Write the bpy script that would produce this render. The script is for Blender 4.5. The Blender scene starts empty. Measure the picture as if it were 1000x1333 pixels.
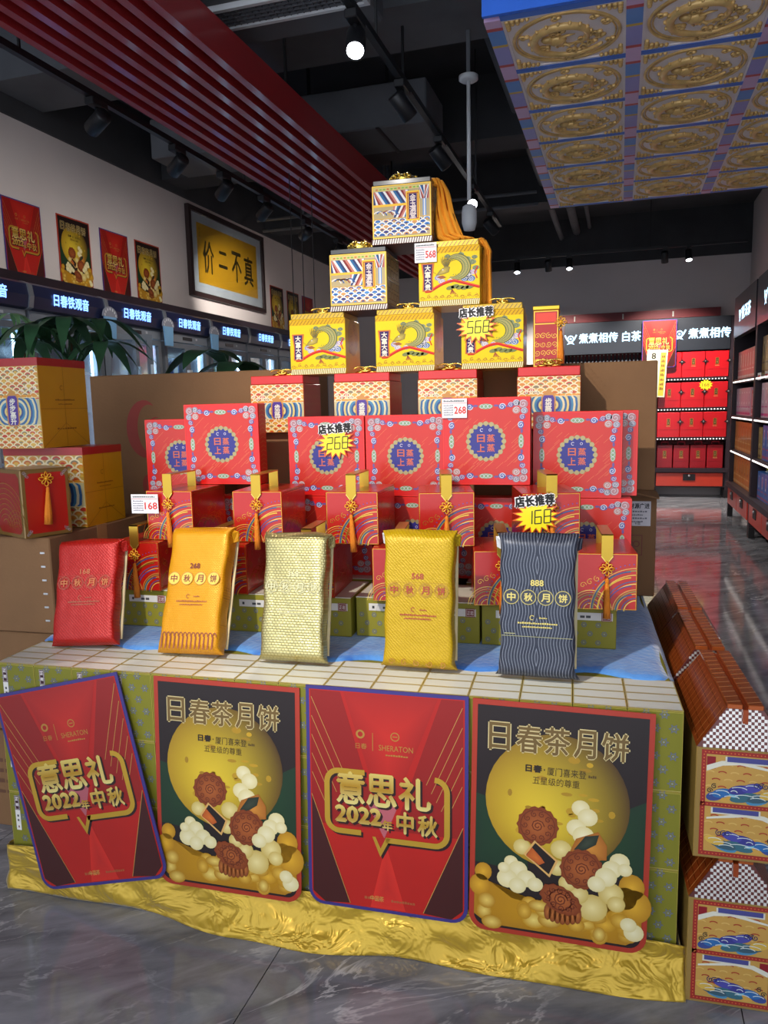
import bpy, bmesh, math, random
from mathutils import Matrix, Vector, Euler
import numpy as np
random.seed(7)
PI = math.pi
SC = bpy.context.scene
COL = SC.collection

# ------------------------------------------------------------------ camera
FPX, CAMH = 980.0, 1.5
def _camera():
    vp, roll = (808, 524), math.radians(1.26)
    dy = Vector((vp[0]-500, vp[1]-666.5, FPX)).normalized()
    h = Vector((math.cos(roll), -math.sin(roll), 0))
    up = dy.cross(h).normalized()
    if up.y > 0: up = -up
    dx = dy.cross(up)
    if dx.x < 0: dx = -dx
    M = Matrix((dx, dy, up))                 # image axes -> world axes
    right = M @ Vector((1, 0, 0)); down = M @ Vector((0, 1, 0)); fwd = M @ Vector((0, 0, 1))
    cd = bpy.data.cameras.new('camera'); co = bpy.data.objects.new('camera', cd); COL.objects.link(co)
    co.matrix_world = Matrix.Translation((0, 0, CAMH)) @ Matrix((right, -down, -fwd)).transposed().to_4x4()
    cd.sensor_fit = 'HORIZONTAL'; cd.sensor_width = 36; cd.lens = 36*FPX/1000
    cd.clip_start = .05; cd.clip_end = 100
    SC.camera = co
_camera()

# ------------------------------------------------------------------ world, exposure
W = bpy.data.worlds.new('shop_front_daylight'); SC.world = W; W.use_nodes = True
W.node_tree.nodes['Background'].inputs[0].default_value = (.80, .88, 1.0, 1)
W.node_tree.nodes['Background'].inputs[1].default_value = 1.5
SC.view_settings.view_transform = 'Standard'; SC.view_settings.look = 'None'
SC.view_settings.exposure = 0.45; SC.view_settings.gamma = 1; SC.view_settings.use_curve_mapping = False
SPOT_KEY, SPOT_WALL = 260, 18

# ------------------------------------------------------------------ frames
DROT = math.radians(3.3)
D = Matrix.Translation((.165, 1.90, 0)) @ Matrix.Rotation(DROT, 4, 'Z')     # the display: x along its front, y backwards
R = Matrix.Identity(4)                                                    # the room

# ------------------------------------------------------------------ colour helpers
def s2l(c): return c/12.92 if c <= .04045 else ((c+.055)/1.055)**2.4
_cc = {}
def K(h, metal=0.0):
    k = (h, metal)
    if k not in _cc:
        _cc[k] = (s2l(int(h[0:2], 16)/255), s2l(int(h[2:4], 16)/255), s2l(int(h[4:6], 16)/255), metal)
    return _cc[k]
def mixc(a, b, t): return tuple(a[i]*(1-t)+b[i]*t for i in range(4))

# ------------------------------------------------------------------ materials
MATS = {}
def newmat(name):
    m = bpy.data.materials.new(name); m.use_nodes = True; MATS[name] = m
    nt = m.node_tree; b = nt.nodes['Principled BSDF']
    return m, nt, b
def nd(nt, t, **kw):
    n = nt.nodes.new(t)
    for k, v in kw.items():
        if k in ('inp',):
            for kk, vv in v.items(): n.inputs[kk].default_value = vv
        else: setattr(n, k, v)
    return n
def lk(nt, a, b): nt.links.new(a, b)
def printmat(name, rough, coat=0.0, bump=0.0, bscale=60, metal_rough=None, spec=.5):
    m, nt, b = newmat(name)
    a = nd(nt, 'ShaderNodeAttribute', attribute_name='Col')
    n = nd(nt, 'ShaderNodeTexNoise', inp={'Scale': 9.0, 'Detail': 4.0})
    tc = nd(nt, 'ShaderNodeTexCoord'); lk(nt, tc.outputs['Object'], n.inputs['Vector'])
    mr = nd(nt, 'ShaderNodeMapRange', inp={'To Min': .90, 'To Max': 1.08}); lk(nt, n.outputs['Fac'], mr.inputs['Value'])
    mx = nd(nt, 'ShaderNodeMix', data_type='RGBA', blend_type='MULTIPLY'); mx.inputs[0].default_value = 1
    lk(nt, a.outputs['Color'], mx.inputs[6]); lk(nt, mr.outputs[0], mx.inputs[7])
    lk(nt, mx.outputs[2], b.inputs['Base Color'])
    lk(nt, a.outputs['Alpha'], b.inputs['Metallic'])
    b.inputs['Roughness'].default_value = rough; b.inputs['Coat Weight'].default_value = coat; b.inputs['Coat Roughness'].default_value = .12
    b.inputs['Specular IOR Level'].default_value = spec
    if metal_rough is not None:
        mm = nd(nt, 'ShaderNodeMapRange', inp={'To Min': rough, 'To Max': metal_rough}); lk(nt, a.outputs['Alpha'], mm.inputs['Value']); lk(nt, mm.outputs[0], b.inputs['Roughness'])
    if bump:
        n2 = nd(nt, 'ShaderNodeTexNoise', inp={'Scale': bscale, 'Detail': 3.0}); lk(nt, tc.outputs['Object'], n2.inputs['Vector'])
        bp = nd(nt, 'ShaderNodeBump', inp={'Strength': bump, 'Distance': .01}); lk(nt, n2.outputs['Fac'], bp.inputs['Height']); lk(nt, bp.outputs[0], b.inputs['Normal'])
    return m
printmat('matte_print', .62)
printmat('satin_print', .58, 0, metal_rough=.5, spec=.3)
printmat('gloss_print', .36, .25, metal_rough=.3)
printmat('foil_print', .30, .35, .06, 25, metal_rough=.24)
printmat('poster_print', .42, .12, metal_rough=.35)
printmat('paint', .5)
printmat('gloss_paint', .42, .35)
printmat('bright_metal', .28, 0)
printmat('tassel_thread', .75, 0, .5, 300)
def simple(name, hexc, rough, metal=0, noise=.0, nscale=5, spec=.5, bump=0, bscale=40):
    m, nt, b = newmat(name); c = K(hexc)
    b.inputs['Roughness'].default_value = rough; b.inputs['Metallic'].default_value = metal; b.inputs['Specular IOR Level'].default_value = spec
    tc = nd(nt, 'ShaderNodeTexCoord')
    n = nd(nt, 'ShaderNodeTexNoise', inp={'Scale': float(nscale), 'Detail': 5.0}); lk(nt, tc.outputs['Object'], n.inputs['Vector'])
    cr = nd(nt, 'ShaderNodeValToRGB'); lk(nt, n.outputs['Fac'], cr.inputs[0])
    cr.color_ramp.elements[0].color = tuple(x*(1-noise) for x in c[:3])+(1,); cr.color_ramp.elements[1].color = tuple(min(1, x*(1+noise)) for x in c[:3])+(1,)
    cr.color_ramp.elements[0].position = .3; cr.color_ramp.elements[1].position = .7
    lk(nt, cr.outputs[0], b.inputs['Base Color'])
    if bump:
        n2 = nd(nt, 'ShaderNodeTexNoise', inp={'Scale': float(bscale), 'Detail': 4.0}); lk(nt, tc.outputs['Object'], n2.inputs['Vector'])
        bp = nd(nt, 'ShaderNodeBump', inp={'Strength': bump, 'Distance': .01}); lk(nt, n2.outputs['Fac'], bp.inputs['Height']); lk(nt, bp.outputs[0], b.inputs['Normal'])
    return m
simple('white_wall', 'cbc2c0', .85, noise=.04, nscale=1.5)
simple('dark_ceiling', '3a3a3d', .9, noise=.2, nscale=2)
simple('duct_grey', '5c5e63', .7, noise=.15, nscale=3)
simple('black_metal', '17171a', .45, noise=.1)
simple('dark_wood', '241a22', .35, noise=.2, nscale=8)
simple('white_metal', 'd8dadc', .4, noise=.03)
simple('grey_metal', '8e949c', .35, .6, noise=.06)
simple('cardboard', '86613f', .85, noise=.10, nscale=4, bump=.12, bscale=90)
simple('blue_board', '2f74ec', .5, noise=.1, nscale=3)
simple('leaf_dark', '33583a', .35, noise=.3, nscale=6)
simple('leaf_light', '74a06a', .4, noise=.25, nscale=6)
simple('soil_pot', 'b9b4ab', .5, noise=.1)
simple('sign_navy', '1b2140', .35, noise=.1)
simple('sign_grey', '33363d', .35, noise=.1)
simple('red_lacquer', 'c6372a', .35, noise=.1, nscale=4)
simple('gold_relief', 'e2bc78', .36, .3, noise=.25, nscale=14)
simple('gilt', 'e0bd5a', .22, 1, noise=.2, nscale=30, bump=.3, bscale=120)
def emit(name, hexc, s):
    m, nt, b = newmat(name); c = K(hexc)
    b.inputs['Base Color'].default_value = (0.02, .02, .02, 1)
    b.inputs['Emission Color'].default_value = c[:3]+(1,); b.inputs['Emission Strength'].default_value = s
    return m
emit('sign_light', '6f9eff', 2.6)
emit('sign_light_pale', 'b7e2ff', 2.2)
emit('led_strip', 'b4deff', 8.0)
emit('led_rail', 'fff4ec', 2.2)
emit('lamp_face', 'f4f8ff', 14.0)
emit('lamp_face_dim', 'f0f2f8', 2.5)
def glassmat():
    m, nt, b = newmat('door_glass'); out = nt.nodes['Material Output']; nt.nodes.remove(b)
    t = nd(nt, 'ShaderNodeBsdfTransparent'); t.inputs[0].default_value = (.93, .97, .99, 1)
    g = nd(nt, 'ShaderNodeBsdfGlossy'); g.inputs['Roughness'].default_value = .05; g.inputs[0].default_value = (.9, .9, .9, 1)
    n = nd(nt, 'ShaderNodeTexNoise', inp={'Scale': 2.0}); mr = nd(nt, 'ShaderNodeMapRange', inp={'To Min': .08, 'To Max': .16}); lk(nt, n.outputs['Fac'], mr.inputs[0])
    mx = nd(nt, 'ShaderNodeMixShader'); lk(nt, mr.outputs[0], mx.inputs[0]); lk(nt, t.outputs[0], mx.inputs[1]); lk(nt, g.outputs[0], mx.inputs[2]); lk(nt, mx.outputs[0], out.inputs[0])
glassmat()
def marble():
    m, nt, b = newmat('grey_marble'); g = nd(nt, 'ShaderNodeNewGeometry')
    w = nd(nt, 'ShaderNodeMapping'); w.inputs['Rotation'].default_value = (0, 0, -.62); lk(nt, g.outputs['Position'], w.inputs[0])
    base = nd(nt, 'ShaderNodeMapping'); base.inputs['Scale'].default_value = (1.0, 3.2, 1); lk(nt, w.outputs[0], base.inputs[0])
    n1 = nd(nt, 'ShaderNodeTexNoise', inp={'Scale': 2.2, 'Detail': 8.0, 'Roughness': .62, 'Distortion': .6}); lk(nt, base.outputs[0], n1.inputs['Vector'])
    c1 = nd(nt, 'ShaderNodeValToRGB'); lk(nt, n1.outputs['Fac'], c1.inputs[0])
    c1.color_ramp.elements[0].position = .28; c1.color_ramp.elements[0].color = K('52545b')[:3]+(1,)
    c1.color_ramp.elements[1].position = .75; c1.color_ramp.elements[1].color = K('a2a3aa')[:3]+(1,)
    n2 = nd(nt, 'ShaderNodeTexNoise', inp={'Scale': 1.3, 'Detail': 6.0, 'Roughness': .6, 'Distortion': 1.4}); lk(nt, base.outputs[0], n2.inputs['Vector'])
    s = nd(nt, 'ShaderNodeMath', operation='SUBTRACT'); lk(nt, n2.outputs['Fac'], s.inputs[0]); s.inputs[1].default_value = .5
    ab = nd(nt, 'ShaderNodeMath', operation='ABSOLUTE'); lk(nt, s.outputs[0], ab.inputs[0])
    mr = nd(nt, 'ShaderNodeMapRange', inp={'From Min': 0.0, 'From Max': .018, 'To Min': 1.0, 'To Max': 0.0}); lk(nt, ab.outputs[0], mr.inputs[0])
    n3 = nd(nt, 'ShaderNodeTexNoise', inp={'Scale': 2.3, 'Detail': 3.0}); lk(nt, g.outputs['Position'], n3.inputs['Vector'])
    m3 = nd(nt, 'ShaderNodeMapRange', inp={'From Min': .45, 'From Max': .68}); lk(nt, n3.outputs['Fac'], m3.inputs[0])
    mu = nd(nt, 'ShaderNodeMath', operation='MULTIPLY'); lk(nt, mr.outputs[0], mu.inputs[0]); lk(nt, m3.outputs[0], mu.inputs[1])
    mx = nd(nt, 'ShaderNodeMix', data_type='RGBA'); lk(nt, mu.outputs[0], mx.inputs[0]); lk(nt, c1.outputs[0], mx.inputs[6]); mx.inputs[7].default_value = K('d3d3d6')[:3]+(1,)
    lk(nt, mx.outputs[2], b.inputs['Base Color']); b.inputs['Roughness'].default_value = .09; b.inputs['Specular IOR Level'].default_value = .6
marble()
def velvet():
    m, nt, b = newmat('blue_velvet'); tc = nd(nt, 'ShaderNodeTexCoord')
    n = nd(nt, 'ShaderNodeTexNoise', inp={'Scale': 7.0, 'Detail': 5.0, 'Distortion': 1.0}); lk(nt, tc.outputs['Object'], n.inputs['Vector'])
    c = nd(nt, 'ShaderNodeValToRGB'); lk(nt, n.outputs['Fac'], c.inputs[0])
    c.color_ramp.elements[0].position = .35; c.color_ramp.elements[0].color = K('2a66b8')[:3]+(1,); c.color_ramp.elements[1].position = .7; c.color_ramp.elements[1].color = K('5c9ce0')[:3]+(1,)
    lk(nt, c.outputs[0], b.inputs['Base Color']); b.inputs['Roughness'].default_value = .9; b.inputs['Sheen Weight'].default_value = .6
    n2 = nd(nt, 'ShaderNodeTexNoise', inp={'Scale': 60.0}); lk(nt, tc.outputs['Object'], n2.inputs['Vector'])
    bp = nd(nt, 'ShaderNodeBump', inp={'Strength': .4, 'Distance': .01}); lk(nt, n2.outputs['Fac'], bp.inputs['Height']); lk(nt, bp.outputs[0], b.inputs['Normal'])
velvet()
def satin():
    m, nt, b = newmat('gold_satin'); tc = nd(nt, 'ShaderNodeTexCoord')
    n = nd(nt, 'ShaderNodeTexNoise', inp={'Scale': 3.0, 'Detail': 3.0}); lk(nt, tc.outputs['Object'], n.inputs['Vector'])
    c = nd(nt, 'ShaderNodeValToRGB'); lk(nt, n.outputs['Fac'], c.inputs[0])
    c.color_ramp.elements[0].color = K('a8841a')[:3]+(1,); c.color_ramp.elements[1].color = K('d8b232')[:3]+(1,)
    lk(nt, c.outputs[0], b.inputs['Base Color']); b.inputs['Roughness'].default_value = .30; b.inputs['Metallic'].default_value = .35; b.inputs['Sheen Weight'].default_value = .3
    mp = nd(nt, 'ShaderNodeMapping'); mp.inputs['Scale'].default_value = (1, 1, 1.6); lk(nt, tc.outputs['Object'], mp.inputs[0])
    n2 = nd(nt, 'ShaderNodeTexNoise', inp={'Scale': 9.0, 'Detail': 2.0, 'Distortion': 2.2}); lk(nt, mp.outputs[0], n2.inputs['Vector'])
    bp = nd(nt, 'ShaderNodeBump', inp={'Strength': .45, 'Distance': .03}); lk(nt, n2.outputs['Fac'], bp.inputs['Height']); lk(nt, bp.outputs[0], b.inputs['Normal'])
satin()
def bagmat(name, c1, c2, kind, metal, rough):
    m, nt, b = newmat(name); tc = nd(nt, 'ShaderNodeTexCoord'); sx = nd(nt, 'ShaderNodeSeparateXYZ'); lk(nt, tc.outputs['Object'], sx.inputs[0])
    cb = nd(nt, 'ShaderNodeCombineXYZ'); lk(nt, sx.outputs['X'], cb.inputs[0]); lk(nt, sx.outputs['Z'], cb.inputs[1])
    if kind == 'brick':
        t = nd(nt, 'ShaderNodeTexBrick', inp={'Scale': 60.0, 'Mortar Size': .05, 'Mortar Smooth': 1.0}); lk(nt, cb.outputs[0], t.inputs['Vector']); fac = t.outputs['Fac']; inv = True
    elif kind == 'hex':
        t = nd(nt, 'ShaderNodeTexBrick', inp={'Scale': 46.0, 'Mortar Size': .10, 'Mortar Smooth': 1.0, 'Brick Width': .5, 'Row Height': .36}); lk(nt, cb.outputs[0], t.inputs['Vector']); fac = t.outputs['Fac']; inv = True
    elif kind == 'diag':
        t = nd(nt, 'ShaderNodeTexWave', bands_direction='DIAGONAL', inp={'Scale': 62.0, 'Distortion': 4.0, 'Detail': 2.0, 'Detail Scale': 3.0}); lk(nt, cb.outputs[0], t.inputs['Vector']); fac = t.outputs['Fac']; inv = False
    else:                                                   # wavy light threads on dark paper
        f = nd(nt, 'ShaderNodeMath', operation='MULTIPLY'); lk(nt, sx.outputs['Z'], f.inputs[0]); f.inputs[1].default_value = 75.0
        sn = nd(nt, 'ShaderNodeMath', operation='SINE'); lk(nt, f.outputs[0], sn.inputs[0])
        ax = nd(nt, 'ShaderNodeMath', operation='ABSOLUTE'); lk(nt, sx.outputs['X'], ax.inputs[0])
        ma = nd(nt, 'ShaderNodeMath', operation='MULTIPLY_ADD'); lk(nt, sn.outputs[0], ma.inputs[0]); ma.inputs[1].default_value = .0032; lk(nt, ax.outputs[0], ma.inputs[2])
        fr = nd(nt, 'ShaderNodeMath', operation='MULTIPLY'); lk(nt, ma.outputs[0], fr.inputs[0]); fr.inputs[1].default_value = 125.0
        fc = nd(nt, 'ShaderNodeMath', operation='FRACT'); lk(nt, fr.outputs[0], fc.inputs[0])
        lt = nd(nt, 'ShaderNodeMath', operation='LESS_THAN'); lk(nt, fc.outputs[0], lt.inputs[0]); lt.inputs[1].default_value = .15
        fac = lt.outputs[0]; inv = False
    mx = nd(nt, 'ShaderNodeMix', data_type='RGBA'); mx.inputs[6].default_value = K(c1)[:3]+(1,); mx.inputs[7].default_value = K(c2)[:3]+(1,)
    lk(nt, fac, mx.inputs[0]); lk(nt, mx.outputs[2], b.inputs['Base Color'])
    b.inputs['Metallic'].default_value = metal; b.inputs['Roughness'].default_value = rough
    bp = nd(nt, 'ShaderNodeBump', inp={'Strength': .35, 'Distance': .0022}); bp.invert = inv; lk(nt, fac, bp.inputs['Height'])
    n2 = nd(nt, 'ShaderNodeTexNoise', inp={'Scale': 18.0, 'Detail': 3.0}); lk(nt, tc.outputs['Object'], n2.inputs['Vector'])
    b2 = nd(nt, 'ShaderNodeBump', inp={'Strength': .3, 'Distance': .012}); lk(nt, n2.outputs['Fac'], b2.inputs['Height']); lk(nt, bp.outputs[0], b2.inputs['Normal']); lk(nt, b2.outputs[0], b.inputs['Normal'])
bagmat('bag_red', 'b81c14', 'aa1812', 'diag', .25, .38)
bagmat('bag_orange_gold', 'e29c0a', 'c98406', 'brick', .25, .36)
bagmat('bag_silver_gold', 'bfb47e', 'a89c68', 'hex', .85, .33)
bagmat('bag_yellow', 'c6a20c', 'bb9606', 'diag', .2, .42)
bagmat('bag_charcoal', '2e3342', '8e94a2', 'wave', .2, .45)

# ------------------------------------------------------------------ mesh builder
class MB:
    def __init__(s): s.v = []; s.f = []; s.c = []
    def add(s, vs, fs, col):
        o = len(s.v); s.v.extend(vs)
        if isinstance(col, list): s.c.extend(col)
        else: s.c.extend([col]*len(vs))
        s.f.extend([tuple(o+i for i in f) for f in fs])
    def box(s, x0, y0, z0, x1, y1, z1, col, cols=None):
        P = [(x0,y0,z0),(x1,y0,z0),(x1,y1,z0),(x0,y1,z0),(x0,y0,z1),(x1,y0,z1),(x1,y1,z1),(x0,y1,z1)]
        F = dict(b=(0,3,2,1), t=(4,5,6,7), f=(0,1,5,4), r=(1,2,6,5), k=(2,3,7,6), l=(3,0,4,7))
        for k, f in F.items():
            s.add([P[i] for i in f], [(0,1,2,3)], (cols or {}).get(k, col))
    def cbox(s, x0, y0, z0, x1, y1, z1, b, col):
        """box with chamfered edges"""
        bm = bmesh.new(); bmesh.ops.create_cube(bm, size=1)
        for v in bm.verts: v.co = ((x0+x1)/2+v.co.x*(x1-x0), (y0+y1)/2+v.co.y*(y1-y0), (z0+z1)/2+v.co.z*(z1-z0))
        bmesh.ops.bevel(bm, geom=bm.edges[:], offset=b, segments=1, affect='EDGES')
        bm.verts.index_update()
        s.add([tuple(v.co) for v in bm.verts], [tuple(v.index for v in f.verts) for f in bm.faces], col); bm.free()
    def tube(s, pts, r, n, col, cap=True, closed=False):
        P = [Vector(p) for p in pts]; m = len(P); rr = r if isinstance(r, (list, tuple)) else [r]*m
        vs = []; prev = None
        for i in range(m):
            if closed: t = P[(i+1) % m]-P[(i-1) % m]
            else: t = P[min(i+1, m-1)]-P[max(i-1, 0)]
            t = t.normalized() if t.length > 1e-9 else Vector((0, 0, 1))
            if prev is None:
                a = Vector((0, 0, 1)) if abs(t.z) < .9 else Vector((1, 0, 0))
                u = t.cross(a).normalized()
            else:
                u = prev-t*prev.dot(t); u = u.normalized() if u.length > 1e-6 else t.orthogonal().normalized()
            prev = u; w = t.cross(u)
            for k in range(n):
                a = 2*PI*k/n; vs.append(tuple(P[i]+(u*math.cos(a)+w*math.sin(a))*rr[i]))
        fs = []
        for i in range(m if closed else m-1):
            j = (i+1) % m
            for k in range(n): fs.append((i*n+k, i*n+(k+1) % n, j*n+(k+1) % n, j*n+k))
        if cap and not closed: fs.append(tuple(range(n))[::-1]); fs.append(tuple((m-1)*n+k for k in range(n)))
        s.add(vs, fs, col)
    def lathe(s, prof, n, col, center=(0,0,0), ripple=0, rip_n=0):
        vs = []; fs = []
        for r, z in prof:
            for k in range(n):
                a = 2*PI*k/n; q = r*(1+ripple*math.cos(rip_n*a))
                vs.append((center[0]+q*math.cos(a), center[1]+q*math.sin(a), center[2]+z))
        for i in range(len(prof)-1):
            for k in range(n): fs.append((i*n+k, i*n+(k+1) % n, (i+1)*n+(k+1) % n, (i+1)*n+k))
        fs.append(tuple(range(n))[::-1]); fs.append(tuple((len(prof)-1)*n+k for k in range(n)))
        s.add(vs, fs, col)
    def ball(s, c, r, col, n=8, m=6):
        vs = [(c[0], c[1], c[2]-r[2])]; fs = []
        for i in range(1, m):
            t = -PI/2+PI*i/m
            for k in range(n): vs.append((c[0]+r[0]*math.cos(t)*math.cos(2*PI*k/n), c[1]+r[1]*math.cos(t)*math.sin(2*PI*k/n), c[2]+r[2]*math.sin(t)))
        vs.append((c[0], c[1], c[2]+r[2])); L = len(vs)-1
        for k in range(n): fs.append((0, 1+(k+1) % n, 1+k)); fs.append((L, L-n+k, L-n+(k+1) % n))
        for i in range(m-2):
            for k in range(n): fs.append((1+i*n+k, 1+i*n+(k+1) % n, 1+(i+1)*n+(k+1) % n, 1+(i+1)*n+k))
        s.add(vs, fs, col)
    def xf(s, M):
        s.v = [tuple(M @ Vector(p)) for p in s.v]; return s
    def merge(s, o): s.add(o.v, o.f, list(o.c)); return s
    def mesh(s, name, mat, smooth=False):
        me = bpy.data.meshes.new(name); me.from_pydata(s.v, [], s.f)
        ca = me.color_attributes.new('Col', 'FLOAT_COLOR', 'POINT')
        ca.data.foreach_set('color', np.array(s.c, 'f').ravel())
        if smooth: me.polygons.foreach_set('use_smooth', [True]*len(me.polygons))
        me.materials.append(MATS[mat]); me.update(); return me

# ------------------------------------------------------------------ flat print (art in u,v metres, mapped onto a face)
_tx = {}
def glyphs(s):
    if s in _tx: return _tx[s]
    c = bpy.data.curves.new('t', 'FONT'); c.body = s; c.resolution_u = 2
    o = bpy.data.objects.new('t', c); COL.objects.link(o)
    dg = bpy.context.evaluated_depsgraph_get(); m = bpy.data.meshes.new_from_object(o.evaluated_get(dg))
    V = np.array([v.co[:2] for v in m.vertices]) if len(m.vertices) else np.zeros((1, 2)); F = [tuple(p.vertices) for p in m.polygons]
    bpy.data.objects.remove(o); bpy.data.curves.remove(c); bpy.data.meshes.remove(m)
    lo = V.min(0); hi = V.max(0); V = (V-lo)/np.maximum(hi-lo, 1e-6)
    _tx[s] = (V, F, (hi-lo)); return _tx[s]
STEP = .0004
class Art:
    def __init__(s): s.it = []
    def poly(s, pts, col, L=1, cc=None):
        """cc: centre colour -> fan"""
        if cc is None: s.it.append((pts, [tuple(range(len(pts)))], col, L))
        else:
            n = len(pts); cx = sum(p[0] for p in pts)/n; cy = sum(p[1] for p in pts)/n
            s.it.append((list(pts)+[(cx, cy)], [(i, (i+1) % n, n) for i in range(n)], [col]*n+[cc], L))
    def rect(s, x0, y0, x1, y1, col, L=1): s.poly([(x0,y0),(x1,y0),(x1,y1),(x0,y1)], col, L)
    def ell(s, cx, cy, rx, ry, col, L=1, cc=None, n=20, rot=0):
        c, q = math.cos(rot), math.sin(rot); P = []
        for k in range(n):
            a = 2*PI*k/n; x, y = rx*math.cos(a), ry*math.sin(a); P.append((cx+x*c-y*q, cy+x*q+y*c))
        s.poly(P, col, L, cc)
    def stroke(s, pts, w, col, L=1, closed=False, taper=False):
        n = len(pts); vs = []
        for i, p in enumerate(pts):
            a = pts[(i-1) % n] if closed or i > 0 else p; b = pts[(i+1) % n] if closed or i < n-1 else p
            tx, ty = b[0]-a[0], b[1]-a[1]; l = math.hypot(tx, ty) or 1; nx, ny = -ty/l, tx/l
            ww = w/2*(math.sin(PI*(i+.3)/(n-.4)) if taper else 1)
            vs += [(p[0]+nx*ww, p[1]+ny*ww), (p[0]-nx*ww, p[1]-ny*ww)]
        fs = [(2*i, 2*i+1, 2*((i+1) % n)+1, 2*((i+1) % n)) for i in range(n if closed else n-1)]
        s.it.append((vs, fs, col, L))
    def arc(s, cx, cy, r, a0, a1, w, col, L=1, n=10, ry=None):
        ry = ry or r
        s.stroke([(cx+r*math.cos(a0+(a1-a0)*i/n), cy+ry*math.sin(a0+(a1-a0)*i/n)) for i in range(n+1)], w, col, L)
    def ring(s, cx, cy, r, w, col, L=1, n=24): s.stroke([(cx+r*math.cos(2*PI*i/n), cy+r*math.sin(2*PI*i/n)) for i in range(n)], w, col, L, True)
    def spiral(s, cx, cy, r, turns, w, col, L=1, a0=0, flip=1, n=14):
        s.stroke([(cx+r*(1-.85*i/n)*math.cos(a0+flip*2*PI*turns*i/n), cy+r*(1-.85*i/n)*math.sin(a0+flip*2*PI*turns*i/n)) for i in range(n+1)], w, col, L)
    def frame(s, x0, y0, x1, y1, w, col, L=1):
        s.rect(x0, y0, x1, y0+w, col, L); s.rect(x0, y1-w, x1, y1, col, L); s.rect(x0, y0+w, x0+w, y1-w, col, L); s.rect(x1-w, y0+w, x1, y1-w, col, L)
    def text(s, t, x0, y0, x1, y1, col, L=2, bold=0, keep=False):
        V, F, d = glyphs(t)
        if keep:
            w, h = x1-x0, y1-y0; k = min(w/d[0], h/d[1]); cx, cy = (x0+x1)/2, (y0+y1)/2; x0, x1, y0, y1 = cx-d[0]*k/2, cx+d[0]*k/2, cy-d[1]*k/2, cy+d[1]*k/2
        sh = [(0, 0)] if not bold else [(-bold, 0), (bold, 0), (0, bold), (0, -bold)]
        for q, (ax, ay) in enumerate(sh):
            pts = [(x0+ax+p[0]*(x1-x0), y0+ay+p[1]*(y1-y0)) for p in V]
            c = [col(p) for p in pts] if callable(col) else col
            s.it.append((pts, F, c, L+q*.12))
    def vtext(s, t, cx, y1, size, pitch, col, L=2, bold=0):
        for i, ch in enumerate(t): s.text(ch, cx-size/2, y1-i*pitch-size, cx+size/2, y1-i*pitch, col, L, bold)
    def dashes(s, x0, x1, y, h, col, n, L=2):
        rnd = random.Random(int(1000*abs(x0+y))+n)
        w = (x1-x0)/n
        for i in range(n):
            s.rect(x0+i*w+w*.12, y, x0+(i+1)*w-w*.1, y+h*(.6+.4*rnd.random()), col, L)
    def onto(s, mb, O=(0,0,0), U=(1,0,0), V=(0,0,1), N=None, lift=0.0003):
        O, U, V = Vector(O), Vector(U), Vector(V); N = Vector(N) if N else U.cross(V)
        for pts, fs, col, L in s.it:
            mb.add([tuple(O+U*p[0]+V*p[1]+N*(lift+STEP*L)) for p in pts], fs, col)
        return mb
def seg7(art, digits, x, y, w, h, gap, col, th, L=4, lean=.12):
    S = {'0':'abcdef','1':'bc','2':'abged','3':'abgcd','4':'fgbc','5':'afgcd','6':'afgedc','7':'abc','8':'abcdefg','9':'abcdfg'}
    for i, d in enumerate(digits):
        ox = x+i*(w+gap)
        pt = dict(a=((0,1),(1,1)), b=((1,1),(1,.5)), c=((1,.5),(1,0)), d=((0,0),(1,0)), e=((0,0),(0,.5)), f=((0,.5),(0,1)), g=((0,.5),(1,.5)))
        for k in S[d]:
            (ax, ay), (bx, by) = pt[k]
            art.stroke([(ox+w*ax+lean*h*ay, y+h*ay), (ox+w*bx+lean*h*by, y+h*by)], th, col, L)

# ------------------------------------------------------------------ scene graph helpers
def link(name, me, parent=None):
    o = bpy.data.objects.new(name, me); COL.objects.link(o)
    if parent: o.parent = parent
    return o
def tag(o, label=None, cat=None, group=None, kind=None):
    if label: o['label'] = label
    if cat: o['category'] = cat
    if group: o['group'] = group
    if kind: o['kind'] = kind
    return o
def mat4(F, loc, rot=(0,0,0)): return F @ Matrix.Translation(loc) @ Euler(rot, 'XYZ').to_matrix().to_4x4()
def thing(name, label, cat, F=R, loc=(0,0,0), rot=(0,0,0), group=None):
    o = bpy.data.objects.new(name, None); COL.objects.link(o); o.empty_display_size = .05
    o.matrix_world = mat4(F, loc, rot); return tag(o, label, cat, group)
def part(name, mb, mat, parent, smooth=False, loc=None):
    o = link(name, mb.mesh(name, mat, smooth), parent)
    if loc: o.location = loc
    return o
def single(name, mb, mat, label, cat, F=R, loc=(0,0,0), rot=(0,0,0), group=None, smooth=False):
    o = link(name, mb.mesh(name, mat, smooth)); o.matrix_world = mat4(F, loc, rot); return tag(o, label, cat, group)
def struct(name, mb, mat, F=R, loc=(0,0,0)):
    o = link(name, mb.mesh(name, mat)); o.matrix_world = mat4(F, loc); o['kind'] = 'structure'; return o
def dup(root, F, loc, rot=(0,0,0), label=None, group=None):
    r = root.copy(); COL.objects.link(r); r.matrix_world = mat4(F, loc, rot)
    if label: r['label'] = label
    if group: r['group'] = group
    for ch in root.children:
        c = ch.copy(); COL.objects.link(c); c.parent = r
        for g in ch.children:
            d = g.copy(); COL.objects.link(d); d.parent = c
    return r
WHT = K('ffffff'); GOLD = K('d9a93c', .85); GOLDF = K('e8c34e', .9)

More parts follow.
